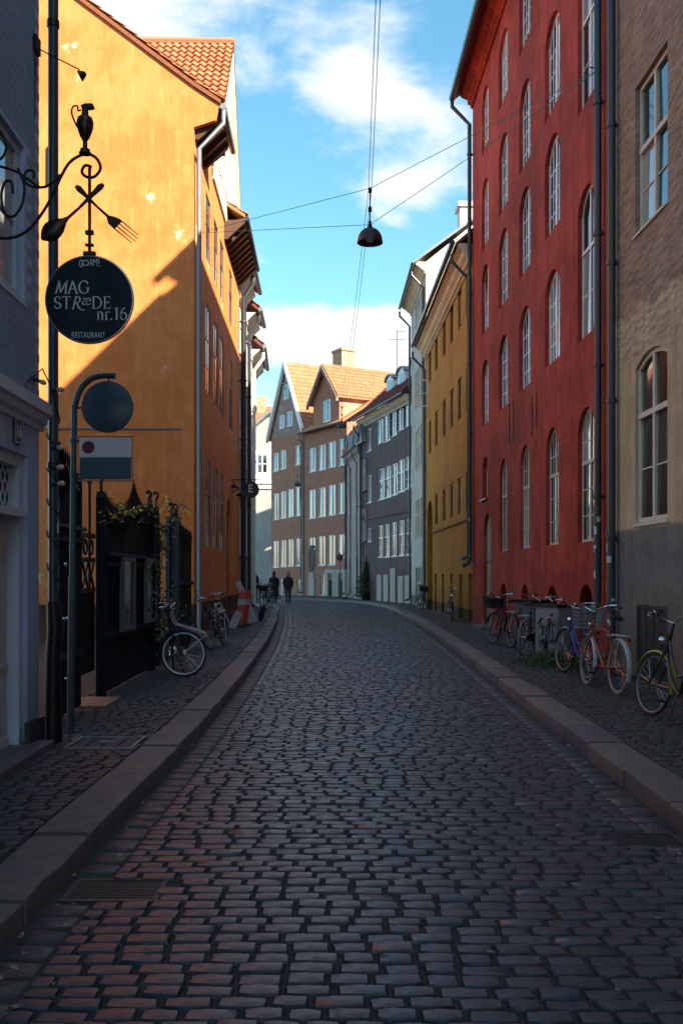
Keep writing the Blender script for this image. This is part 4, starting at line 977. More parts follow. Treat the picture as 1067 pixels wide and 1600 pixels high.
# lettering: broad pen strokes with thin serifs
def arc(cx, cy, rx, ry, a0, a1, n=14): return [(cx+rx*math.cos(R(a0+(a1-a0)*i/n)), cy+ry*math.sin(R(a0+(a1-a0)*i/n))) for i in range(n+1)]
GL = {
 'M': (1.0, [[(.12,0),(.28,1)],[(.28,1),(.48,.05)],[(.48,.05),(.86,1)],[(.86,1),(.90,0)]], [(.02,0,.2,0),(.18,1,.3,1),(.84,1,1.0,1),(.82,0,1.0,0)]),
 'A': (.82, [[(.08,0),(.40,1)],[(.40,1),(.74,0)],[(.2,.36),(.6,.36)]], [(0,0,.18,0),(.62,0,.86,0)]),
 'G': (.86, [arc(.44,.5,.40,.5,48,318,24),[(.74,.16),(.74,.44)]], [(.6,.44,.86,.44),(.72,.88,.72,.72)]),
 'S': (.58, [arc(.28,.74,.23,.26,40,270,14)+arc(.28,.24,.25,.24,90,-150,14)], [(.46,.92,.46,.76),(.04,.26,.04,.06)]),
 'T': (.74, [[(.36,0),(.36,1)],[(.02,1),(.70,1)]], [(.24,0,.48,0),(.02,1,.02,.84),(.70,1,.70,.84)]),
 'R': (.80, [[(.10,-.04),(.26,1)],[(.16,1)]+arc(.36,.74,.26,.26,90,-90,12)+[(.2,.48)],[(.34,.48),(.62,.02),(.86,-.14),(1.12,-.10)]], [(0,-.04,.2,-.04)]),
 'æ': (.80, [arc(.2,.17,.17,.17,80,360,14),[(.36,.17),(.36,.42)]+arc(.22,.42,.14,.18,0,150,8)[1:],arc(.58,.31,.22,.31,5,325,18),[(.38,.34),(.78,.34)]], []),
 'D': (.88, [[(.16,0),(.16,1)],[(.16,1),(.34,1)]+arc(.36,.5,.44,.5,90,-90,18)+[(.16,0)]], [(.04,1,.2,1),(.04,0,.2,0)]),
 'E': (.70, [[(.16,0),(.16,1)],[(.16,1),(.58,1)],[(.16,.52),(.48,.52)],[(.16,0),(.62,0)]], [(.04,1,.2,1),(.04,0,.2,0),(.58,1,.58,.84),(.62,0,.62,.18),(.48,.62,.48,.42)]),
 'n': (.60, [[(.12,0),(.12,.64)],[(.12,.5)]+arc(.29,.46,.17,.18,150,0,8)+[(.46,0)]], [(.02,0,.22,0),(.36,0,.56,0),(.03,.63,.14,.63)]),
 'r': (.42, [[(.12,0),(.12,.64)],[(.12,.46)]+arc(.3,.44,.17,.2,150,50,6)], [(.02,0,.24,0),(.03,.63,.14,.63)]),
 '.': (.22, [[(.06,.0),(.06,.09)]], []),
 '1': (.42, [[(.22,0),(.22,1)],[(.06,.86),(.22,1)]], [(.08,0,.36,0)]),
 '6': (.60, [arc(.30,.29,.24,.29,180,-180,24),[(.06,.29),(.08,.55),(.2,.82),(.42,1)]], []),
}
def ink(mb, pts, thin, thick, x0, z0, sz, slant=0):
    q_ = [(x0+(x+slant*z)*sz, z0+z*sz) for x, z in pts]; n = len(q_)
    if n < 2: return
    L_, R_ = [], []
    for i in range(n):
        a, b = q_[max(0, i-1)], q_[min(n-1, i+1)]; dx, dz = b[0]-a[0], b[1]-a[1]; l = math.hypot(dx, dz) or 1; dx /= l; dz /= l
        h = (thin+(thick-thin)*min(1, abs(dz*.9-dx*.25))**1.3)*sz/2
        L_.append((q_[i][0]-dz*h, q_[i][1]+dx*h)); R_.append((q_[i][0]+dz*h, q_[i][1]-dx*h))
    m_ = n; vs = [(x, 0, z) for x, z in L_+R_]+[(x, .003, z) for x, z in L_+R_]; fs = []
    for i in range(n-1): fs += [(i, i+1, m_+i+1, m_+i), (i, i+2*m_, i+1+2*m_, i+1), (m_+i, m_+i+1, 3*m_+i+1, 3*m_+i)]
    mb.add(vs, fs)
def glyph(ch, x, z, sz, thin=.045, thick=.135, slant=0):
    adv, st, sf = GL[ch]; mb = MB()
    for p in st: ink(mb, p, thin, thick, 0, 0, sz, slant)
    for (a, b, c, d) in sf: ink(mb, [(a,b),(c,d)], .045, .05, 0, 0, sz, slant)
    obj('letter', mb, M['lettering'], disc, (x, -.0187, z)); return adv*sz
def word(items, x, z, sz, track=.06):
    for it in items:
        ch, sl, dz, sc = it if isinstance(it, tuple) else (it, 0, 0, 1)
        x += glyph(ch, x, z+dz*sz, sz*sc, slant=sl)+track*sz
word([('M',.12,0,1),'A','G'], S(86,0)[0], S(0,459)[2], 19.5*k)
word(['S','T',('R',.1,0,1),('æ',0,.32,.9),'D','E'], S(86,0)[0], S(0,482.5)[2], 18.5*k, .075)
word(['n','r','.','1','6'], S(152,0)[0], S(0,500)[2], 19*k)
def text_mesh(body, size, sx=1., ext=.0015):
    cu = bpy.data.curves.new('text', 'FONT'); cu.body = body; cu.size = size; cu.align_x = 'CENTER'; cu.align_y = 'CENTER'; cu.extrude = ext; cu.space_character = 1.12
    o = bpy.data.objects.new('text_source', cu); COL.objects.link(o); dg = bpy.context.evaluated_depsgraph_get()
    me = bpy.data.meshes.new_from_object(o.evaluated_get(dg)); bpy.data.objects.remove(o)
    for v in me.vertices: v.co = (v.co.x*sx, -v.co.z, v.co.y)
    return me
for i, (ch, sz, px, py) in enumerate((('G',.085,127.5,413),('O',.072,135,412),('R',.085,144,411.5),('M',.085,150,411),('S',.058,155.5,409))):
    link('letter', text_mesh(ch, sz*.95, .58 if ch != 'O' else 1.05), M['lettering'], disc, (S(px,0)[0], -.0187, S(0,py)[2]))
link('lettering', text_mesh('RESTAURANT', .066, .60), M['lettering'], disc, (S(139,0)[0], -.0187, S(0,524.5)[2]))
mb = MB(); mb.box(-.012,.012,-.0187,-.0165,-.002,.002); obj('underline', mb, M['lettering'], disc, (S(155.5,0)[0], 0, S(0,416)[2]))
# ---- parking sign post
pd = 9.2; b0 = (P(110,0,pd).x, pd, KH); kk = pd/F
pp = thing('sign_post', 'curved steel post carrying a blue disc and a no stopping plate on the pavement', 'sign post', b0)
def Q(px, py, dy=0.): v = P(px, py, pd); return (v.x-b0[0], dy, v.z-KH)
mb = MB(); mb.tube([Q(110,1147), Q(113,900)], .036, 12); mb.tube([Q(113,905)]+spline([Q(113,900), Q(116,660), Q(118,632), Q(126,608), Q(142,592), Q(160,587), Q(180,587)], 6), .029, 12); obj('post', mb, M['galv'], pp, smooth=True)
mb = MB(); c = Q(170,637,-.05); mb.lathe([(0,-.012),(.238,-.012),(.247,-.006),(.247,.006),(.238,.012),(0,.012)], 48, c=c, ax='y'); obj('disc', mb, M['signback'], pp, smooth=True)
mb = MB(); mb.tube([Q(170,588), Q(170,600,-.03)], .010, 6); mb.tube([Q(118,637), Q(134,637,-.03)], .012, 6); obj('clip', mb, M['galv'], pp)
def plate(pt, pb, mat, name):
    a, b = Q(127,pb,-.05), Q(207,pt,-.05); mb = MB(); mb.box(a[0], b[0], -.056, -.046, a[2], b[2]); return obj(name, mb, mat, pp)
p1 = plate(685, 715.5, M['signwhite'], 'plate'); p2 = plate(716.5, 750, M['signback'], 'plate')
mb = MB(); a, b = Q(124.5,752,0), Q(209,683,0); path = [(a[0],-.05,a[2]),(b[0],-.05,a[2]),(b[0],-.05,b[2]),(a[0],-.05,b[2])]; mb.tube(path, .008, 6, True); mid = Q(0,716,0)[2]; mb.tube([(a[0],-.05,mid),(b[0],-.05,mid)], .005, 6); obj('frame', mb, M['signback'], pp)
mb = MB(); c = Q(140.5,700,-.0585); mb.lathe([(.0,-.0012),(.060,-.0012),(.060,.0012),(.0,.0012)], 32, c=c, ax='y'); e1 = obj('no_stopping_mark', mb, M['signred'], p1)
mb = MB(); mb.lathe([(.0,-.0012),(.044,-.0012),(.044,.0012),(.0,.0012)], 28, c=(c[0],-.0612,c[2]), ax='y'); e2 = obj('blue_field', mb, M['signnavy'], p1)
mb = MB()
for s_ in (-1, 1):
    m4 = Matrix.Translation((c[0],-.0635,c[2])) @ Matrix.Rotation(s_*R(45), 4, 'Y'); mb.obox(m4, .045, .0008+.0004*s_, .0065)
obj('cross', mb, M['signred'], p1)
mb = MB()
for py in (689, 741): mb.tube([Q(115,py,-.0), Q(127,py,-.03)], .012, 6); mb.tube([Q(114.5,py+3), Q(114.5,py-3)], .035, 10)
obj('bracket', mb, M['galv'], pp)
# ---- string of bulbs on the corner
sb = thing('string_lights', 'black cable of clear bulbs looped from the blue house cornice down the corner pipe', 'string lights', (LB(8.6).x, 8.5, 3.0))
def T(px, py, d, dx=0): v = P(px, py, d); return (v.x-LB(8.6).x+dx, v.y-8.5, v.z-3.0)
cab = [T(-25,640,7.5), T(0,618,7.7), T(14,612,7.9), T(35,600,8.15), T(52,588,8.35), T(66,576,8.5), T(78,600,8.5), ]
pw = bu.root.matrix_basis @ Vector((bu.L+.10, -.10, 0))
cab += [(pw.x-LB(8.6).x+.056*math.cos(a_*.5+.3), pw.y-8.5+.056*math.sin(a_*.5+.3), .05-.0235*a_) for a_ in range(0, 64)]
mb = MB(); mb.tube(cab, .0075, 6); obj('cable', mb, M['socket'], sb, smooth=True)
for (px, py, d, dx, dz) in ((6,616,7.75,.0,.9),(20,606,7.95,-.45,.8),(38,599,8.2,.1,-1),(53,592,8.4,.8,-.3),(80,609,8.5,1,0),(80,700,8.5,1,.05),(80,731,8.5,1,.05),(81,757,8.5,1,.1)):
    o = Vector(T(px, py, d)); dr = Vector((dx, -.1, dz)).normalized(); mt_ = dr.to_track_quat('Z','Y').to_euler()
    m1 = MB(); m1.lathe([(.0,0),(.017,0),(.019,.03),(.016,.055),(.0,.056)], 10); so_ = obj('socket', m1, M['socket'], sb, o, mt_, smooth=True)
    m1 = MB(); m1.lathe([(.012,.05),(.022,.075),(.024,.095),(.016,.115),(.0,.12)], 12); obj('bulb', m1, M['bulb'], so_, smooth=True)
# ---- house number, wall spotlight
hn = obj('house_number', (lambda m_: (m_.box(-.085,.085,-.012,0,-.105,.105), m_)[1])(MB()), M['signback'], None); hv = LB(7.93)
hn.location = (hv.x+.012, 7.93, 2.83); hn.rotation_euler = (0,0,bu.root.rotation_euler.z); tag(hn, 'small dark house number plate reading 16 above the mauve door', 'number plate')
link('number', text_mesh('16', .15, .8), M['whitewood'], hn, (0, -.0145, 0))
mb = MB()
for q_ in ((-.078,.078,-.0135,-.0118,-.098,-.092),(-.078,.078,-.0135,-.0118,.092,.098),(-.078,-.072,-.0135,-.0118,-.092,.092),(.072,.078,-.0135,-.0118,-.092,.092)): mb.box(*q_)
obj('border', mb, M['whitewood'], hn)
v = P(50, 70, 8.45); sl_ = thing('wall_spotlight', 'small black spotlight on a thin rod high on the blue house', 'wall lamp', (v.x, v.y, v.z))
mb = MB(); mb.box(-.05,.06,-.06,.06,-.07,.07); mb.tube([(0,0,0),(.03,0,-.15),(.02,0,-.65)], .008, 6); obj('box', mb, M['iron'], sl_)
e = P(124, 108, 8.45)-v; mb = MB(); mb.tube([(0,0,0), tuple(e)], .006, 6); obj('rod', mb, M['iron'], sl_)
mb = MB(); mb.lathe([(0,0),(.018,.005),(.045,.05),(.048,.065),(.0,.066)], 14); obj('lamp_head', mb, M['iron'], sl_, tuple(e+Vector((.06,0,-.03))), (0, R(-115), 0), smooth=True)
# ---- black timber fence with gate
fa = FN(9.15); fdir = (FN(22)-FN(9.15)).normalized(); frot = math.atan2(fdir.y, fdir.x)
fen = thing('timber_fence', 'tall black timber fence with pointed scalloped boards and lattice gate before the orange gable', 'fence', (fa.x, fa.y, KH), frot)
def fu(px): d = 4080/(502-px); return (d-9.15)/fdir.y, d
def fz(px, py): d = fu(px)[1]; return CAMZ-(py-HY)*d/F-KH
def boards(u0, u1, topf, w=.10, spike=.09, y=0., zb=.04):
    n = max(1, int(round((u1-u0)/w))); w = (u1-u0)/n
    for i in range(n):
        u = u0+(i+.5)*w; zt = topf(u); mb = MB(); h = w/2-.004
        mb.prism([(-h, zb), (h, zb), (h, zt), (0, zt+spike), (-h, zt)], 'y', -.014+random.uniform(-.003,.003), .014)
        obj('board', mb, M['darkwood'], fen, (u, y, 0), (0, 0, random.gauss(0, .01)))
def rail(u0, u1, z, h=.07, d=.05, name='rail', y=0.):
    mb = MB(); mb.prism([(-d-.02, z), (-d, z+h), (-.02, z+h), (-.02, z)], 'x', u0, u1); obj(name, mb, M['darkwood'], fen, (0, y, 0))
def post(u, zt, s=.075, fin=True, mat='darkwood'):
    mb = MB(); mb.box(-s, s, -s, s, 0, zt); mb.prism([(-s-.02, zt), (s+.02, zt), (s*.5, zt+.08), (-s*.5, zt+.08)], 'y', -s*.9, s*.9); p = obj('post', mb, M[mat], fen, (u, 0, 0))
    if fin:
        for sx in (-.5, .5):
            mb = MB(); mb.tube([(sx*s*1.4, 0, zt+.05), (sx*s*1.4, 0, zt+.2)], .012, 6); mb.tube(spline([(sx*s*1.4, 0, zt+.2), (sx*s*1.4, -.03, zt+.28), (sx*s*1.4, 0, zt+.33), (sx*s*1.4, .04, zt+.29)], 4), .016, 6); obj('finial', mb, M['iron'], p)
ua, ub = fu(78)[0], fu(125)[0]
boards(ua, ub, lambda u: 2.40+.16*math.sin((u-ua)*3+.4), .07, .14)
for z in (1.86, .62): rail(ua, ub, z)
rail(ua, ub, 2.0, .04, .07)
mb = MB(); mb.tube(spline([(0,0,2.3),(.02,0,2.55),(.0,0,2.75),(-.10,0,2.86),(-.17,0,2.80),(-.15,0,2.72)], 6), [.06]*12+[.05]*6+[.04]*6+[.035]*7, 8); obj('carved_crook', mb, M['darkwood'], fen, (fu(92)[0], 0, 0), smooth=True)
for z, u in ((1.05, ua+.35), (1.05, ua+.47), (.42, ua+.42), (1.62, ua+.4)):
    mb = MB(); mb.lathe([(0,0),(.02,.0),(.026,.02),(.0,.04)], 10, ax='y'); obj('door_knob', mb, M['chrome'], fen, (u, -.06, z), smooth=True)
# the gate leaf: solid below, lattice and bars above
ga, gb_ = ub+.03, fu(153)[0]
mb = MB(); mb.box(ga, gb_, .04, .07, .35, 1.30); obj('gate_panel', mb, M['darkwood'], fen)
for z in (1.30, 1.66, 1.95): mb = MB(); mb.box(ga, gb_, .03, .075, z, z+.055); obj('gate_rail', mb, M['iron'], fen)
for u in (ga+.2, ga+.62): mb = MB(); mb.tube([(u,.05,1.3),(u,.05,2.62)], .018, 8); mb.lathe([(0,0),(.03,0),(.03,.02),(.0,.06)], 8, c=(u,.05,2.6)); obj('gate_bar', mb, M['iron'], fen, smooth=True)
lm = MB(); n_ = 3; wd = (gb_-ga)/n_
for i in range(n_):
    for s_ in (-1, 1): m4 = Matrix.Translation((ga+(i+.5)*wd, .05, 1.50)) @ Matrix.Rotation(s_*math.atan2(.32, wd), 4, 'Y'); lm.obox(m4, math.hypot(wd, .32)/2, .008+.002*s_, .018)
    lm.torus((ga+(i+.5)*wd, .05, 1.84), .085, .014, 16, 6)
obj('gate_lattice', lm, M['iron'], fen)
mb = MB(); mb.box(ga, gb_, -.28, .35, -.02, .025); obj('gate_step', mb, M['step'], fen)
ub0, ub1 = fu(159.5)[0], fu(236)[0]; post(fu(158)[0], 2.46, .052)
tops = [(fu(p)[0], fz(p, y)) for p, y in ((160,790),(166,803),(174,812),(183,818),(192,813),(200,800),(204,786),(207,772),(210,788),(216,803),(224,815),(231,806),(238,800))]
boards(ub0+.04, ub1, lambda u: interp(tops, u)-.08, .075, .13)
for z in (1.62, .70): rail(ub0, ub1, z, .08)
rail(ub0, ub1, 1.75, .05, .075); rail(ub0, ub1, .06, .12, .04)
dn = MB(); u = ub0+.06
while u < ub1-.05: dn.box(u, u+.03, -.075, -.02, 1.70, 1.748); u += .06
obj('dentils', dn, M['darkwood'], fen)
post(fu(233)[0], fz(233,800), .09); post(fu(244)[0], fz(244,800), .05)
for (pxa, pxb, pt, pb) in ((181,200.5,869,988),(219.5,235,871,975)):
    a, da = fu(pxa); b, db = fu(pxb); zt = fz((pxa+pxb)/2, (pt+2)); zb = fz((pxa+pxb)/2, pb-3)
    fr = MB(); w = .05
    for q_ in ((a,a+w,zb,zt),(b-w,b,zb,zt),(a+w,b-w,zb,zb+w),(a+w,b-w,zt-w,zt)): fr.box(q_[0], q_[1], -.11, -.05, q_[2], q_[3])
    cs = obj('poster_case', fr, M['cabinet'], fen); mb = MB(); mb.box(a+w, b-w, -.075, -.06, zb+w, zt-w); obj('poster', mb, M['poster'], cs)
mb = MB(); mb.tube([(fu(248)[0],0,0),(fu(248)[0],0,2.2)], .03, 8); mb.box(fu(248)[0], fu(267)[0], -.03, .03, 1.93, 2.03); obj('tie_bar', mb, M['iron'], fen)
uc0, uc1 = fu(266)[0], fu(298)[0]; post(fu(268)[0], fz(268,815), .09, True, 'bluewood'); post(fu(274)[0], fz(274,815), .06, True, 'bluewood')
tc = [(fu(p)[0], fz(p, y)) for p, y in ((266,812),(275,814),(278,826),(282,836),(288,841),(298,848))]
boards(uc0, uc1, lambda u: interp(tc, u)-.06, .11)
rail(uc0, uc1, 1.3, .08); rail(uc0, uc1, .5, .08)
cr_ = MB(); u = ua
while u < uc1:
    if u < ub-.05: zt = 2.50+.16*math.sin((u-ua)*3+.4)
    elif ub0+.1 < u < ub1: zt = interp(tops, u)+.02
    elif u > uc0+.15: zt = interp(tc, u)+.0
    else: u += .05; continue
    cr_.tube([(u,-.02,zt-.2),(u,-.02,zt+.05),(u,-.02,zt+.10),(u,-.02,zt+.22)], [.007,.009,.018,.002], 5); u += .085
obj('spike_crest', cr_, M['iron'], fen, kind='stuff')
# yard paving and back wall behind the fence
yd = MB(); yd.box(-14, -2.75, 8.9, 22.05, -.05, .11); obj('yard', yd, M['joint'], kind='structure')
# ---- climbing plant
def leaf(mb, p, s, tint):
    a = random.uniform(0, 6.28); b = random.uniform(-1, 1); e = Euler((b, random.uniform(-.8, .8), a)).to_matrix()
    pts = [(-.5,0,0),(0,-.32,.06),(.55,0,-.04),(0,.32,.06)]; mb.add([Vector(p)+e @ (Vector(q_)*s) for q_ in pts], [(0,1,2),(0,2,3)], tint)
cl = thing('climbing_plant', 'thin climbing plant with a few yellow leaves trailing over the black fence', 'climber', (fa.x, fa.y, KH), frot)
def cpt(px, py, dy=-.12): return Vector((fu(px)[0], dy+random.uniform(-.05,.05), fz(px, py)))
stems = [[(240,1010),(236,930),(243,870),(238,820),(225,800),(205,800),(190,805),(172,800)],[(240,930),(228,870),(238,835),(252,812),(265,805),(280,800)],[(243,860),(250,820),(262,800),(270,790),(276,784)],[(238,830),(228,812),(216,804)],[(190,805),(178,790),(172,785)],[(160,815),(150,818),(140,822)],[(236,900),(226,890),(222,950)]]
mb = MB()
for st in stems: mb.tube(spline([cpt(*p) for p in st], 4), .006, 5)
obj('stem', mb, M['twig'], cl)
gl, yl = MB(), MB()
for st in stems[:4]+[stems[6]]:
    for p in spline([cpt(*p) for p in st], 8):
        for _ in range(4):
            if p.z < 2.25 or random.random() < .25: leaf(gl, p+Vector((random.gauss(0,.09), random.gauss(0,.05), random.gauss(0,.09))), random.uniform(.05,.09), random.random())
for (px, py) in ((172,789),(177,792),(180,799),(195,800),(199,797),(223,795),(240,797),(244,793),(246,781),(249,783),(253,782),(282,798),(285,799),(149,812),(204,797),(187,801)):
    for _ in range(9): leaf(yl, cpt(px, py)+Vector((random.gauss(0,.06), random.gauss(0,.03), random.gauss(0,.04))), random.uniform(.045,.08), random.random())
obj('leaves', gl, M['leaf'], cl, kind='stuff'); obj('yellow_leaves', yl, M['leafyellow'], cl, kind='stuff')
sh = thing('low_shrub', 'dark low shrub growing at the fence gap behind the bicycles', 'shrub', (FN(16.9).x-.1, 16.9, KH)); gl = MB()
for _ in range(700):
    p = Vector((random.gauss(0,.22), random.gauss(0,.8), abs(random.gauss(.55,.35)))); leaf(gl, p, random.uniform(.05,.1), random.random())
obj('foliage', gl, M['leaf'], sh, kind='stuff'); mb = MB()
for _ in range(10): mb.tube([(random.gauss(0,.05), random.gauss(0,.4), 0), (random.gauss(0,.15), random.gauss(0,.5), .8)], .008, 5)
obj('stem', mb, M['twig'], sh)
# ---- pendant street lamps and their wires
def pendant(name, label, loc, r, hz):
    t = thing('pendant_lamp', label, 'street lamp', loc, group='pendant lamps hung over the street')
    k_ = r/.252
    mb = MB(); pr = [(.03,.30),(.07,.29),(.13,.262),(.185,.215),(.222,.155),(.242,.09),(.252,.03),(.256,0),(.246,0),(.236,.08),(.21,.15),(.16,.22),(.08,.27),(.0,.28)]
    mb.lathe([(a*k_, b*k_) for a, b in pr], 36); obj('lamp_shade', mb, M['lampdome'], t, smooth=True, ang=50)
    mb = MB(); mb.lathe([(0,.02),(.06,.03),(.085,.07),(.06,.12),(.03,.15),(0,.16)], 16); obj('globe', mb, M['whitewood'], t, smooth=True)
    mb = MB(); mb.lathe([(.0,.28),(.055,.285),(.05,.33),(.03,.345),(.04,.36),(.025,.39),(.035,.41),(.018,.44),(.012,.47),(.012,.60),(.03,.615),(.045,.64),(.03,.66),(.045,.69),(.03,.71),(.012,.73),(.012,.98),(.035,1.0),(.04,1.05),(.03,1.09),(.0,1.1)], 12); obj('suspender', mb, M['iron'], t, smooth=True)
    return t
l1 = P(578, 379, 18.95); pendant('pendant_lamp', 'large dark dome lamp hanging over the street from crossed cables', tuple(l1), .252, 1.1)
l2 = P(534, 668, 50); pendant('pendant_lamp', 'distant dome lamp hanging in front of the brick dormer', tuple(l2), .24, 1.1)
l3 = P(464.5, 759, 62); pendant('pendant_lamp', 'distant dome lamp low in front of the brick gable house windows', tuple(l3), .21, 1.1)
ra = Vector((RF(15.5).x, 15.5, 9.82)); la = Vector((LF(22.75).x, 22.75, 9.74))
def cable(label, pts, r=.008, cat='cable', group='wires over the street'):
    o = Vector(pts[0]); mb = MB(); mb.tube([Vector(p)-o for p in pts], r, 5); ob = obj('cable', mb, M['wire'], None, tuple(o), smooth=True); tag(ob, label, cat, group); return ob
top, bot = l1+Vector((0,0,1.08)), l1+Vector((0,0,.36))
cable('upper span wire from the red building to the orange building holding the big lamp', [ra, top, la], .0065)
cable('lower span wire from the red building to the orange building at the big lamp cap', [ra, bot, la], .0065)
def sag(a, b, s, n=12): return [Vector(a).lerp(Vector(b), i/n)+Vector((0,0,-4*s*(i/n)*(1-i/n))) for i in range(n+1)]
c0 = P(592, -60, 8.5)
for dx, nm in ((-.03, 'first of two thin feed cables running along the street above the big lamp'), (.03, 'second thin feed cable running along the street above the big lamp')):
    cable(nm, sag(c0+Vector((dx,-10,3)), top+Vector((dx,0,-.05)), .05)+sag(top+Vector((dx,0,-.05)), l2+Vector((dx*3,0,1.1)), .5)[1:], .006)
rw = Vector((3.5, 49.5, 10.6)); cable('far span wire from the plum house to the distant lamp', [rw, l2+Vector((0,0,1.08)), LF(41)[:] and Vector((LF(41).x, 41, 10.3))], .008)
cable('far span wire crossing before the brick gable house', [Vector((-3.2,70.4,9.0)), l3+Vector((0,0,1.08)), Vector((-3.8,44.4,9.6))], .008)
mb = MB(); mb.tube([(.0,0,0),(-.16,0,.02)], .012, 6); mb.lathe([(0,0),(.05,0),(.05,.03),(0,.04)], 10, ax='x'); ah = obj('wire_hook', mb, M['iron'], rd.root, (rd.ud(15.5), -.02, 9.82), (0,0,R(90)))
# ---- round letter sign and wall lamps by the pipe
v = P(392, 765, 31.0); wx = LF(31.0).x
es = thing('letter_sign', 'round black hanging sign with a white letter E on an iron arm', 'sign', tuple(v))
mb = MB(); mb.lathe([(0,-.05),(.25,-.05),(.265,-.03),(.265,.03),(.25,.05),(0,.05)], 32, ax='y'); ed = obj('disc', mb, M['signblack'], es, smooth=True)
link('letter', text_mesh('E', .36, .95, .004), M['whitewood'], ed, (-.01, -.056, .02)); link('lettering', text_mesh('RESTAURANT', .05, .8, .003), M['lettering'], ed, (0, -.055, -.18)); bpy.data.objects.remove(ed.children[-1])
mb = MB(); mb.tube([(wx-v.x, 0, .32), (.33, 0, .32), (.33, 0, .18)], .015, 6); mb.tube([(0,0,.32),(0,0,.25)], .012, 6); obj('arm', mb, M['iron'], es)
for nm, px, py in (('black wall lamp on a bent arm above the arched door', 366, 762), ('second black wall lamp lower beside the letter sign', 378, 775)):
    v = P(px, py, 31.4); t = thing('wall_lamp', nm, 'wall lamp', (v.x, v.y, v.z), group='black lamps beside the letter sign')
    mb = MB(); mb.lathe([(.02,.12),(.08,.10),(.17,.05),(.2,0),(.19,0),(.0,.06)], 18); obj('shade', mb, M['iron'], t, smooth=True)
    mb = MB(); mb.tube(spline([(0,0,.1),(-.02,0,.2),(-.15,0,.22),(LF(31.4).x-v.x,0,.1)], 5), .016, 6); obj('arm', mb, M['iron'], t)
# ---- barriers and planks leaning by the orange building
def leaner(name, label, cat, loc, build, rot, group=None):
    t = thing(name, label, cat, loc, rot, group); build(t); return t
def barrier(t):
    mb = MB(); mb.prism([(-.11,0),(.11,0),(.11,.95),(.06,1.02),(-.06,1.02),(-.11,.95)], 'y', -.03, .03); b = obj('panel', mb, M['orangeplastic'], t)
    for z in (.62,): mb = MB(); mb.box(-.112,.112,-.034,.034,z,z+.16); obj('reflective_band', mb, M['band'], t)
    mb = MB(); mb.box(-.2,.2,-.16,.16,-.02,.06); obj('foot', mb, M['rubber'], t)
leaner('road_barrier', 'orange red plastic road marker leaning against the second marker', 'road barrier', (P(373,0,27.4).x, 27.4, KH+.02), barrier, (0, R(7), R(8)), 'orange red road markers')
leaner('road_barrier', 'orange red plastic road marker standing beside the white planks', 'road barrier', (P(380,0,28.2).x, 28.2, KH+.02), barrier, (0, R(8), R(-6)), 'orange red road markers')
def plk(h, w, th=.03):
    def f(t):
        mb = MB(); mb.box(-w/2, w/2, -th/2, th/2, 0, h); obj('board', mb, M['plank'], t); mb = MB()
        for z in (.15*h, .85*h): mb.box(-w/2, w/2, -th/2-.025, -th/2, z, z+.06)
        obj('batten', mb, M['plank'], t)
    return f
for i, (px, d, h, tilt, lb) in enumerate(((362,26.6,.5,24,'low white board leaning by the orange markers, nearest the bicycle'),(390,29.4,1.35,-16,'tall white plank leaning beside the markers, first of the leaning bundle'),(394,29.9,1.3,-20,'white plank leaning in the bundle between two other planks'),(399,30.5,1.2,-24,'white plank leaning last in the bundle next to the black tyre'))):
    leaner('leaning_plank', lb, 'plank', (P(px,0,d).x, d, KH+.01), plk(h, .16 if i else .22), (R(3), R(tilt), R(15)), 'white boards leaning on the pavement')
ch_ = thing('folded_chair', 'folded white garden chair leaning on the orange wall behind the bicycle', 'chair', (P(350,0,26.2).x, 26.2, KH), (0, R(-22), R(10)))
for sx in (-.2, .2): mb = MB(); mb.tube([(sx,0,0),(sx*.9,.05,.85)], .018, 6); obj('leg', mb, M['plank'], ch_)
for z in (.3,.42,.54,.7,.78): mb = MB(); mb.box(-.2,.2,.0+z*.05,.025+z*.05,z,z+.07); obj('slat', mb, M['plank'], ch_)
ty = thing('loose_tyre', 'black tyre leaning against the last white plank', 'tyre', (P(409,0,31).x, 31, KH+.26), (R(8), 0, R(78)))
mb = MB(); mb.torus((0,0,0), .22, .045, 24, 8); obj('tread', mb, M['rubber'], ty, smooth=True)
mb = MB(); mb.lathe([(.0,-.02),(.16,-.02),(.18,0),(.16,.02),(0,.02)], 18, ax='y'); obj('hub', mb, M['iron'], ty)
# ---- cabinets and weeds by the red wall
def cabinet(label, loc, w, d, h, rot, mats, scrib):
    t = thing('utility_cabinet', label, 'cabinet', loc, rot, 'utility cabinets by the red wall')
    mb = MB(); mb.box(-w/2, w/2, -d/2, d/2, 0, h); obj('body', mb, M[mats[0]], t)
    mb = MB(); mb.prism([(-d/2-.03,h),(d/2+.03,h),(d/2+.02,h+.05),(-d/2-.02,h+.05)], 'x', -w/2-.03, w/2+.03); obj('lid', mb, M[mats[1]], t)
    mb = MB(); mb.box(-w/2+.05, w/2-.05, -d/2-.008, -d/2-.001, .1, h-.06); dr_ = obj('door', mb, M[mats[0]], t)
    mb = MB(); mb.box(-.02,.02,-d/2-.03,-d/2-.008,h*.5,h*.5+.1); obj('handle', mb, M['iron'], dr_)
    mb = MB()
    for i in range(scrib):
        c = Vector((random.uniform(-w*.35,w*.35), -d/2-.012, random.uniform(.2,h-.2))); n_ = random.randint(4,6)
        mb.tube(spline([c+Vector((random.uniform(-.1,.1),0,random.uniform(-.12,.12))) for _ in range(n_)], 4), .008, 4)
    obj('graffiti', mb, M['graffiti'], t)
cabinet('grey utility cabinet scrawled with black graffiti between parked bicycles', (RF(17.5).x-.27, 17.5, KH), .62, .36, .92, R(-62), ('cabinetlight','iron'), 14)
cabinet('low grey utility cabinet with dark lid behind the first bicycles', (RF(19.4).x-.27, 19.4, KH), .75, .36, .95, R(-70), ('cabinet','iron'), 5)
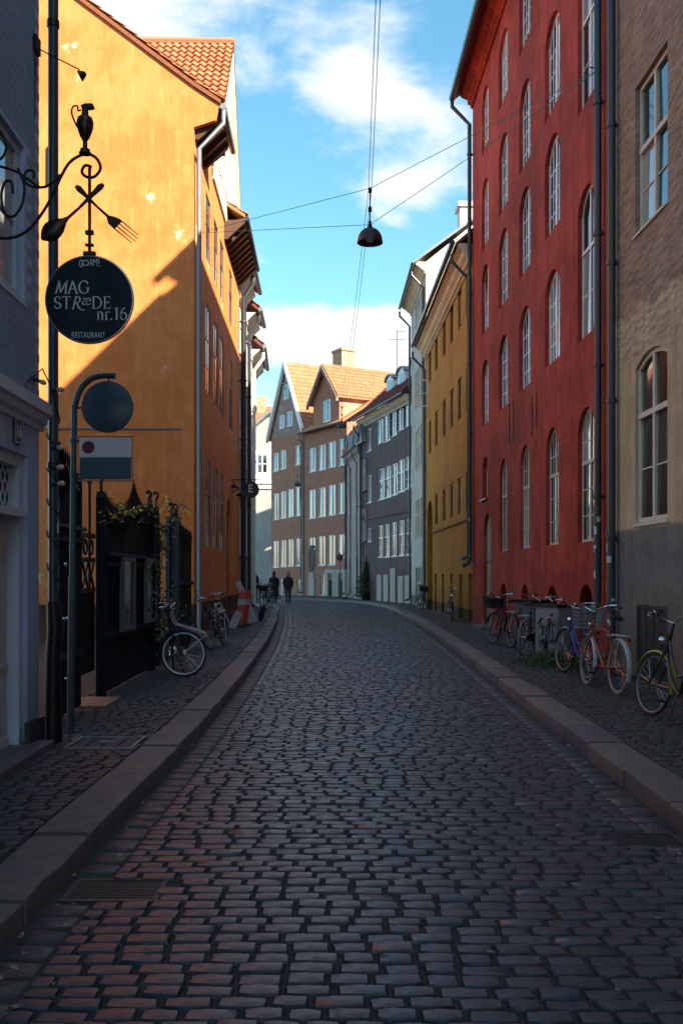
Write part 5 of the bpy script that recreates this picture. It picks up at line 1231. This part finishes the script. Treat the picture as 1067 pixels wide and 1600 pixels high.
wd_ = thing('weeds', 'green weeds sprouting in the setts at the foot of the grey cabinet', 'weeds', (3.55, 16.2, KH)); gm = MB()
for _ in range(1500):
    x, y = random.gauss(0,.28), random.gauss(0,.6); h = random.uniform(.05,.28)*math.exp(-(x*x/.2+y*y/.9)); a = random.uniform(0,6.28); w = .012; l = random.uniform(0,.09)
    gm.add([(x-w*math.cos(a),y-w*math.sin(a),-.01),(x+w*math.cos(a),y+w*math.sin(a),-.01),(x+l*math.sin(a),y+l*math.cos(a),h+.03)], [(0,1,2)], random.random())
for _ in range(500): leaf(gm, (random.gauss(0,.22), random.gauss(0,.45), abs(random.gauss(.08,.08))), random.uniform(.03,.06), random.random())
obj('blades', gm, M['leaf'], wd_, kind='stuff')
# ---- far end: no parking sign, shrub, hanging plant, antenna
v = P(531, 871, 58); ns = thing('round_road_sign', 'small round dark red road sign on a pole by the brick houses', 'road sign', (v.x, v.y, KH))
mb = MB(); mb.tube([(0,0,0),(0,0,v.z-KH+.3)], .03, 8); obj('post', mb, M['galv'], ns); mb = MB(); mb.lathe([(0,-.012),(.21,-.012),(.21,.012),(0,.012)], 24, c=(0,-.05,v.z-KH), ax='y'); d_ = obj('disc', mb, M['signred'], ns)
mb = MB(); mb.lathe([(0,-.002),(.15,-.002),(.15,.002),(0,.002)], 24, c=(0,-.0655,v.z-KH), ax='y'); obj('blue_field', mb, M['signnavy'], d_)
mb = MB(); mb.obox(Matrix.Translation((0,-.07,v.z-KH)) @ Matrix.Rotation(R(45),4,'Y'), .15, .001, .02); obj('bar', mb, M['signred'], d_)
v = P(573, 938, 56); bs = thing('tub_shrub', 'tall green shrub in a dark tub before the pink house', 'shrub', (v.x, 56.5, KH)); gl = MB()
for _ in range(1600):
    a = random.uniform(0,6.28); z = random.uniform(.35,2.2); r_ = (.30+.28*math.sin(z*2.1))*random.random()**.5*random.uniform(.7,1.25); leaf(gl, (r_*math.cos(a)*1.1, r_*math.sin(a), z), random.uniform(.09,.17), random.random())
obj('foliage', gl, M['leaf'], bs, kind='stuff'); mb = MB(); mb.lathe([(0,0),(.3,0),(.38,.5),(.33,.5),(.3,.42),(0,.42)], 16); obj('tub', mb, M['iron'], bs, smooth=True); mb = MB(); mb.tube([(0,0,.4),(.03,0,1.3)], [.04,.02], 6); obj('stem', mb, M['twig'], bs)
v = P(574, 810, 57); hb = thing('hanging_plant_ball', 'round hanging plant ball on a thin bracket at the plum house corner', 'hanging plant', tuple(v)); gl = MB()
for _ in range(260):
    a = Vector((random.gauss(0,1),random.gauss(0,1),random.gauss(0,1))).normalized()*random.uniform(.12,.3); leaf(gl, a, random.uniform(.09,.14), random.random())
obj('foliage', gl, M['leaf'], hb, kind='stuff'); mb = MB(); mb.tube([(.9,0,.72),(-.6,0,.72)], .02, 6); mb.tube([(0,0,.72),(0,0,.2)], .008, 5); obj('bracket', mb, M['iron'], hb)
v = P(620, 560, 53); an = thing('tv_antenna', 'thin television antenna on the plum house roof', 'antenna', (v.x, v.y, 12.6)); hz = P(620,516,53).z-12.6
mb = MB(); mb.tube([(0,0,0),(0,0,hz)], .018, 6); obj('mast', mb, M['iron'], an); mb = MB()
for z, w in ((hz-.05,.5),(hz-.5,.35)):
    mb.tube([(-.5 if z < hz-.2 else 0,0,z),(.5,0,z)], .01, 5)
    for i in range(5): x = -.3+.18*i; mb.tube([(x,-.2,z),(x,.2,z)], .006, 4)
obj('element', mb, M['iron'], an)
# fallen leaves and grit on the stones
lt_ = MB()
for _ in range(420):
    y = 3.4+random.random()**1.6*24; x = random.uniform(XL(y)-1.2, XR(y)+1.4) if random.random() < .5 else random.choice((XL(y)+random.uniform(.02,.3), XR(y)-random.uniform(.02,.3)))
    z = .016 if XL(y) < x < XR(y) else KH+.014
    if x < XL(y) and x > XL(y)-.36: z = KH+.012
    s_ = random.uniform(.008,.026); a = random.uniform(0,6.28); q_ = [(x+s_*math.cos(a+k*1.57)*(1 if k % 2 else .6), y+s_*math.sin(a+k*1.57)*(1 if k % 2 else .6), z+random.uniform(0,.012)) for k in range(4)]
    lt_.add(q_, [(0,1,2,3)], random.random())
M['litter'] = leafmat('fallen_leaf', (.10,.07,.03), (.30,.24,.14)); obj('fallen_leaves', lt_, M['litter'], kind='stuff')
# ================================================================== BICYCLES
WM = {}
def wheel_meshes(r, stripe):
    k_ = (round(r,3), stripe)
    if k_ in WM: return WM[k_]
    a = MB(); a.torus((0,0,0), r-.017, .017, 36, 7)
    b = MB(); b.torus((0,0,0), r-.041, .011, 36, 5)
    if stripe:
        for s_ in (-1, 1): b.torus((0, s_*.011, 0), r-.043, .010, 36, 5)
    c = MB(); c.lathe([(0,-.045),(.012,-.045),(.018,-.03),(.016,0),(.018,.03),(.012,.045),(0,.045)], 12, ax='y')
    d = MB()
    for i in range(24):
        t = 2*math.pi*i/24; t2 = t+(.5 if i % 2 else -.5); s_ = .03 if i % 4 < 2 else -.03
        d.tube([(.016*math.cos(t2), s_, .016*math.sin(t2)), ((r-.05)*math.cos(t), 0, (r-.05)*math.sin(t))], .0010, 3)
    WM[k_] = (a.mesh('tyre', True), b.mesh('rim', True), c.mesh('hub', True), d.mesh('spokes')); return WM[k_]
def bicycle(label, pos, heading, lean=4, steer=0, paintm='blackpaint', fender='blackpaint', tyre='rubber', rim='zinc', stripe=False, basket=None, rack=True, style='step', r=.34, lamp=True, bar='chrome', front_rack=False, anchor='rear', drum=False):
    """pos is where the anchor wheel touches the ground; heading is the yaw of travel, in degrees from +X"""
    ax = (-.54 if anchor == 'rear' else .56); h = R(heading)
    t = thing('bicycle', label, 'bicycle', (pos[0]-ax*math.cos(h), pos[1]-ax*math.sin(h), KH), (R(lean), 0, h), 'bicycles parked along the house walls')
    def wheel(name, x, parent, rot=(0,0,0), loc=None):
        ty, ri, hu, spk = wheel_meshes(r, stripe)
        w = link(name, copymat(hu, 'chrome'), None, parent, loc or (x,0,r), rot)
        link('tyre', copymat(ty, tyre), None, w); link('rim', copymat(ri, rim), None, w); link('spokes', copymat(spk, 'chrome'), None, w, kind=None)
        if drum: mb = MB(); mb.lathe([(0,-.05),(.045,-.045),(.05,0),(.045,.05),(0,.05)], 18, ax='y'); obj('drum', mb, M['chrome'], w, smooth=True)
        return w
    RA, FA, BB = Vector((-.54,0,r)), Vector((.56,0,r)), Vector((-.07,0,.30)); ST = Vector((-.22,0,.80)); HT, HB = Vector((.36,0,.90)), Vector((.40,0,.70))
    fm = MB(); fm.tube([BB, ST], .017, 8)
    if style == 'step':
        fm.tube(spline([HB+Vector((-.005,0,.0)), (.22,0,.47), (.06,0,.36), BB], 5), .020, 8); fm.tube(spline([HT+Vector((0,0,-.08)), (.2,0,.60), (.02,0,.48), (-.14,0,.52)], 5), .015, 8)
    else: fm.tube([HB, BB], .019, 8); fm.tube([HT+Vector((0,0,-.05)), ST+Vector((0,0,-.05))], .016, 8)
    for s_ in (-1, 1): fm.tube([BB+Vector((0,s_*.03,0)), RA+Vector((0,s_*.055,0))], .010, 6); fm.tube([ST+Vector((0,s_*.015,-.06)), RA+Vector((0,s_*.055,0))], .009, 6)
    fm.tube([HB, HT], .022, 8); fo = obj('frame', fm, M[paintm], t, smooth=True)
    wheel('rear_wheel', -.54, t)
    mb = MB(); mb.tube([ST, ST+Vector((-.035,0,.13))], .013, 8); obj('seat_post', mb, M['chrome'], t)
    c = ST+Vector((-.05,0,.16)); mb = MB(); rows_ = [(-.15,.085,.0),(-.12,.105,.03),(-.04,.09,.035),(.04,.045,.03),(.12,.025,.03),(.16,.012,.018)]; vs = []
    for (x, w, z) in rows_:
        for (f, dz) in ((-1,-.035),(-.85,.0),(-.4,.018),(.0,.012),(.4,.018),(.85,.0),(1,-.035)): vs.append((c.x+x, w*f, c.z+z*.5+dz))
    mb.add(vs, [(i*7+j, i*7+j+1, (i+1)*7+j+1, (i+1)*7+j) for i in range(5) for j in range(6)]+[(0,6,5,4,3,2,1),tuple(35+j for j in range(7))]+[(i*7,(i+1)*7,(i+1)*7+6,i*7+6) for i in range(5)]); obj('saddle', mb, M['leather'], t, smooth=True)
    # crank, chain guard, pedals
    mb = MB(); mb.lathe([(0,-.006),(.09,-.006),(.09,.006),(0,.006)], 20, c=BB+Vector((0,-.045,0)), ax='y'); cr = obj('chainring', mb, M['chrome'], t)
    for s_ in (-1, 1): mb = MB(); e = BB+Vector((s_*.14,s_*.075,-.09)); mb.tube([BB+Vector((0,s_*.06,0)), e], .009, 6); mb.box(e.x-.045,e.x+.045,min(e.y,e.y+s_*.09),max(e.y,e.y+s_*.09),e.z-.012,e.z+.012); obj('pedal', mb, M['leather'], t)
    mb = MB(); mb.prism([(-.56,r-.03),(-.56,r+.035),(-.05,.40),(.03,.36),(.04,.26),(-.05,.22)], 'y', -.058, -.05); obj('chain_guard', mb, M[paintm], t)
    def guard(parent, cx, cz, a0, a1, name, m_):
        mb = MB(); n_ = 14; rr = r+.022; vs = []
        for i in range(n_+1):
            a = R(a0+(a1-a0)*i/n_)
            for (y, dr_) in ((-.03,-.012),(-.018,.004),(.018,.004),(.03,-.012)): vs.append((cx+(rr+dr_)*math.cos(a), y, cz+(rr+dr_)*math.sin(a)))
        mb.add(vs, [(i*4+j, i*4+j+1, (i+1)*4+j+1, (i+1)*4+j) for i in range(n_) for j in range(3)]); obj(name, mb, M[m_], parent, smooth=True)
    if fender: guard(t, -.54, r, 20, 205, 'mudguard', fender)
    if rack:
        mb = MB(); z = 2*r+.07
        for s_ in (-.055, .055): mb.tube([(-.27,s_,z-.02),(-.78,s_,z),(-.80,s_*.5,z)], .007, 6); mb.tube([(-.54,s_*1.1,r),(-.66,s_,z)], .006, 5)
        for x in (-.4,-.55,-.7): mb.tube([(x,-.055,z),(x,.055,z)], .006, 5)
        obj('luggage_rack', mb, M['steelpaint'], t, smooth=True); mb = MB(); mb.lathe([(0,0),(.028,0),(.026,.02),(0,.022)], 10, c=(-.84,0,z-.05), ax='x'); obj('rear_light', mb, M['redlens'], t)
    mb = MB(); mb.tube([BB+Vector((-.05,.05,0)), (-.22,.16,.0)], .009, 6); obj('kickstand', mb, M['iron'], t)
    # steered assembly: fork, front wheel, handlebar
    fk_ = MB(); o = HB
    for s_ in (-1, 1): fk_.tube(spline([Vector((0,s_*.03,-.0)), Vector((.05,s_*.055,-.16)), FA-o+Vector((0,s_*.058,0))], 4), .012, 6)
    fk_.tube([(0,0,-.02),(-.055,0,.30)], .016, 8); fk_.box(-.02,.02,-.045,.045,-.02,.015)
    fork = obj('fork', fk_, M[paintm], t, tuple(o), (0,0,R(steer)), smooth=True)
    wheel('front_wheel', 0, fork, loc=tuple(FA-o))
    if fender: guard(fork, (FA-o).x, (FA-o).z, 15, 190, 'mudguard', fender)
    hbm = MB(); zc = .36
    hbm.tube(spline([(-.20,-.30,zc+.02),(-.10,-.285,zc+.05),(.03,-.18,zc+.03),(.0,-.05,zc-.03),(-.06,0,zc-.05),(.0,.05,zc-.03),(.03,.18,zc+.03),(-.10,.285,zc+.05),(-.20,.30,zc+.02)], 5), .012, 8); hb_ = obj('handlebar', hbm, M[bar], fork, smooth=True)
    return t, fork, hb_, FA-o
def bike(*a, **k_):
    front_rack, basket, lamp = k_.pop('front_rack', False), k_.pop('basket', None), k_.pop('lamp', True)
    t, fork, hb_, fa_ = bicycle(*a, **k_)
    # grips and brake levers hang on the steered fork
    mb = MB()
    for s_ in (-1, 1): mb.tube([(-.09,s_*.287,.41),(-.21,s_*.302,.378)], .017, 8)
    obj('grips', mb, M['leather'], fork, smooth=True)
    mb = MB()
    for s_ in (-1, 1): mb.tube(spline([(-.03,s_*.24,.40),(.02,s_*.27,.37),(-.10,s_*.31,.35)], 4), .006, 5)
    mb.tube(spline([(-.02,.22,.4),(.12,.1,.42),(.08,.02,.2)], 5), .004, 5); obj('brake_levers', mb, M['chrome'], fork)
    if lamp: mb = MB(); mb.lathe([(0,0),(.025,.0),(.042,.04),(.044,.06),(0,.065)], 12, c=(.05,0,.12), ax='x'); obj('head_lamp', mb, M['chrome'], fork, smooth=True)
    if front_rack:
        mb = MB()
        for s_ in (-1, 1): mb.tube(spline([(.02,s_*.07,.28),(.07,s_*.09,.10),(.30,s_*.09,.01),(.48,s_*.07,-.06),(.46,s_*.05,-.13),tuple(fa_+Vector((0,s_*.065,0)))], 5), .008, 6)
        mb.tube([(.48,-.07,-.06),(.48,.07,-.06)], .008, 6); obj('front_rack', mb, M['steelpaint'], fork, smooth=True)
    if basket:
        mb = MB(); x0, x1, w0, z0, z1 = .06, .40, .17, .08, .34
        def ring(z, e): return [(x0-e,-w0-e,z),(x1+e,-w0-e,z),(x1+e,w0+e,z),(x0-e,w0+e,z)]
        for i in range(6): f = i/5; mb.tube(ring(z0+(z1-z0)*f, .035*f-.02), .006 if i < 5 else .010, 5, True)
        a, b = ring(z0, -.02), ring(z1, .015)
        for j in range(4):
            for i in range(9): f = i/9; mb.tube([Vector(a[j]).lerp(Vector(a[(j+1) % 4]), f), Vector(b[j]).lerp(Vector(b[(j+1) % 4]), f)], .0045, 4)
        if basket == 'basket': mb.box(x0+.01, x1-.01, -w0+.01, w0-.01, z0+.01, z1-.06)
        mb.box(x0, x1, -w0, w0, z0-.008, z0); obj('basket', mb, M[basket], fork)
    return t
# left pavement
bike('black bicycle with a turned white striped front wheel and pale front rack by the fence', (-2.62, 15.0), -80, lean=3, steer=78, tyre='navytyre', rim='whitewall', stripe=True, front_rack=True, rack=False, drum=True, lamp=False, r=.345)
bike('black bicycle seen head on leaning at the orange building corner pipe', (-2.62, 19.3), -97, lean=7, steer=-4, anchor='front', front_rack=False)
bike('far parked black bicycle beyond the planks, nearest the white house', (-3.25, 41.5), -100, lean=6, anchor='front', basket='basket')
bike('far parked black bicycle before the grey gable house', (-3.6, 44.5), -60, lean=6, anchor='front')
bike('far parked black bicycle closest to the person in the long coat', (-4.0, 47.0), -75, lean=6, anchor='front', basket='basket')
# right pavement
bike('dark bicycle with a deep black front basket before the olive arched door', (3.48, 19.75), 100, lean=4, steer=6, basket='basket', fender='blackpaint')
bike('black bicycle with cream tyres pushed in beside the low grey cabinet', (3.36, 17.85), 62, lean=4, steer=10, tyre='creamtyre', anchor='rear', fender=None)
bike('black bicycle with a yellowish tyre half hidden by weeds at the graffiti cabinet', (3.66, 17.2), 75, lean=5, steer=-12, tyre='creamtyre', style='diamond', anchor='rear')
bike('blue bicycle with wide handlebar parked in the weeds', (3.50, 13.72), 93, lean=6, steer=10, paintm='bluepaint', fender='bluepaint', anchor='rear')
bike('orange red bicycle with wire basket and white rear mudguard', (3.47, 12.1), 96, lean=3, steer=-4, paintm='orangepaint', fender='steelpaint', tyre='creamtyre', basket='zinc', style='diamond', anchor='rear')
bike('black bicycle with a lime green front mudguard nearest on the right pavement', (3.32, 10.27), 93, lean=8, steer=12, fender='greenpaint', anchor='front', style='step')
bike('distant dark bicycle leaning under the ochre building cellar windows', (3.50, 31.0), -93, lean=-5, anchor='front', steer=4)
bike('distant dark bicycle by the ochre archway', (3.42, 40.5), -88, lean=-5, anchor='front', steer=-5, basket='basket')
# ================================================================== PEOPLE walking away down the street
def skin_mesh(name, verts, edges, radii, root=0, sub=2):
    me = bpy.data.meshes.new(name); me.from_pydata(verts, edges, []); o = bpy.data.objects.new('tmp', me); COL.objects.link(o)
    sk = o.modifiers.new('skin', 'SKIN')
    for i, r_ in enumerate(radii): me.skin_vertices[0].data[i].radius = (r_, r_) if not isinstance(r_, tuple) else r_
    me.skin_vertices[0].data[root].use_root = True
    ss = o.modifiers.new('sub', 'SUBSURF'); ss.levels = sub; ss.render_levels = sub
    dg = bpy.context.evaluated_depsgraph_get(); out = bpy.data.meshes.new_from_object(o.evaluated_get(dg)); bpy.data.objects.remove(o); out.shade_smooth(); out.name = name; return out
def person(label, loc, yaw, coat_len, stride, coat_r, elbow):
    t = thing('person', label, 'person', loc, R(yaw))
    v = [(0,0,.92),(0,0,1.12),(0,.0,1.34),(0,.0,1.46),(0,.01,1.53),(0,.02,1.60),(0,.02,1.70),
         (.09,0,.88),(.10,stride*.5,.48),(.10,stride-.04*(stride > 0)+.0,.09),(.10,stride+.13,.03),
         (-.09,0,.88),(-.10,-stride*.35,.48),(-.10,-stride-.02,.10),(-.10,-stride+.11,.03),
         (.17,0,1.40),(.23,-.03,1.14),(.20,elbow,.93),(.19,elbow+.09,.86),(-.17,0,1.40),(-.23,.02,1.14),(-.20,elbow*.6,.92),(-.19,elbow*.6+.08,.85)]
    e = [(0,1),(1,2),(2,3),(3,4),(4,5),(5,6),(0,7),(7,8),(8,9),(9,10),(0,11),(11,12),(12,13),(13,14),(2,15),(15,16),(16,17),(17,18),(2,19),(19,20),(20,21),(21,22)]
    rr = [.15,.14,.16,.07,.055,.095,.09,.10,.07,.05,.04,.10,.07,.05,.04,.08,.055,.045,.035,.08,.055,.045,.035]
    body = link('body', skin_mesh('body', v, e, rr), M['trousers'], t)
    mb = MB(); pr = [(coat_r*1.05,coat_len),(coat_r,coat_len+.15),(coat_r*.86,1.0),(.195,1.2),(.215,1.36),(.17,1.46),(.085,1.52),(.0,1.53)]; mb.lathe(pr, 18); m_ = mb.mesh('coat', True, 80)
    for q_ in m_.vertices: q_.co.y *= .72
    link('coat', m_, M['coat'], t)
    for s_, (ey, hy) in ((1, (elbow, elbow+.09)), (-1, (elbow*.6, elbow*.6+.08))):
        mb = MB(); mb.tube(spline([(s_*.15,0,1.43),(s_*.22,-.01,1.28),(s_*.245,-.02*s_,1.14),(s_*.21,ey,.93)], 4), [.06,.075,.08,.078,.074,.07,.068,.066,.064,.062,.06,.058,.055], 10); obj('sleeve', mb, M['coat'], t, smooth=True)
        mb = MB(); w = Vector((s_*.20, ey+.02, .92)); mb.tube([w, w+Vector((0,.04,-.07))], [.03,.04], 8)
        for k2 in range(4): mb.tube([w+Vector(((k2-1.5)*.02,.045,-.07)), w+Vector(((k2-1.5)*.02,.06,-.12)), w+Vector(((k2-1.5)*.019,.05,-.15-.006*(k2 in (1,2))))], .009, 5)
        mb.tube([w+Vector((-s_*.03,.03,-.03)), w+Vector((-s_*.045,.06,-.09))], .010, 5); obj('hand', mb, M['skin'], t, smooth=True)
    mb = MB(); mb.lathe([(0,1.56),(.06,1.57),(.098,1.64),(.106,1.71),(.085,1.78),(.04,1.81),(0,1.815)], 16); m_ = mb.mesh('hair', True, 80)
    for q_ in m_.vertices: q_.co.y -= .0
    link('hair', m_, M['hair'], t, (0, -.015, 0))
    mb = MB(); mb.lathe([(0,-.1),(.05,-.09),(.075,-.03),(.08,.03),(.06,.08),(0,.1)], 14); fc = obj('face', mb, M['skin'], t, (0,.045,1.665), smooth=True)
    mb = MB(); mb.prism([(-.012,-.02),(.012,-.02),(0,.03)], 'y', .07, .10); obj('nose', mb, M['skin'], fc)
    return t
person('person in a long black coat walking away down the street', (-3.78, 53.8, 0), 4, .38, .16, .27, .05)
person('person in a short dark jacket and dark trousers walking mid street', (-2.98, 53.6, 0), -170, .78, .22, .22, .12)
person('person in black standing beside the far parked bicycles', (-4.45, 48.6, KH), -20, .7, .05, .23, .08)
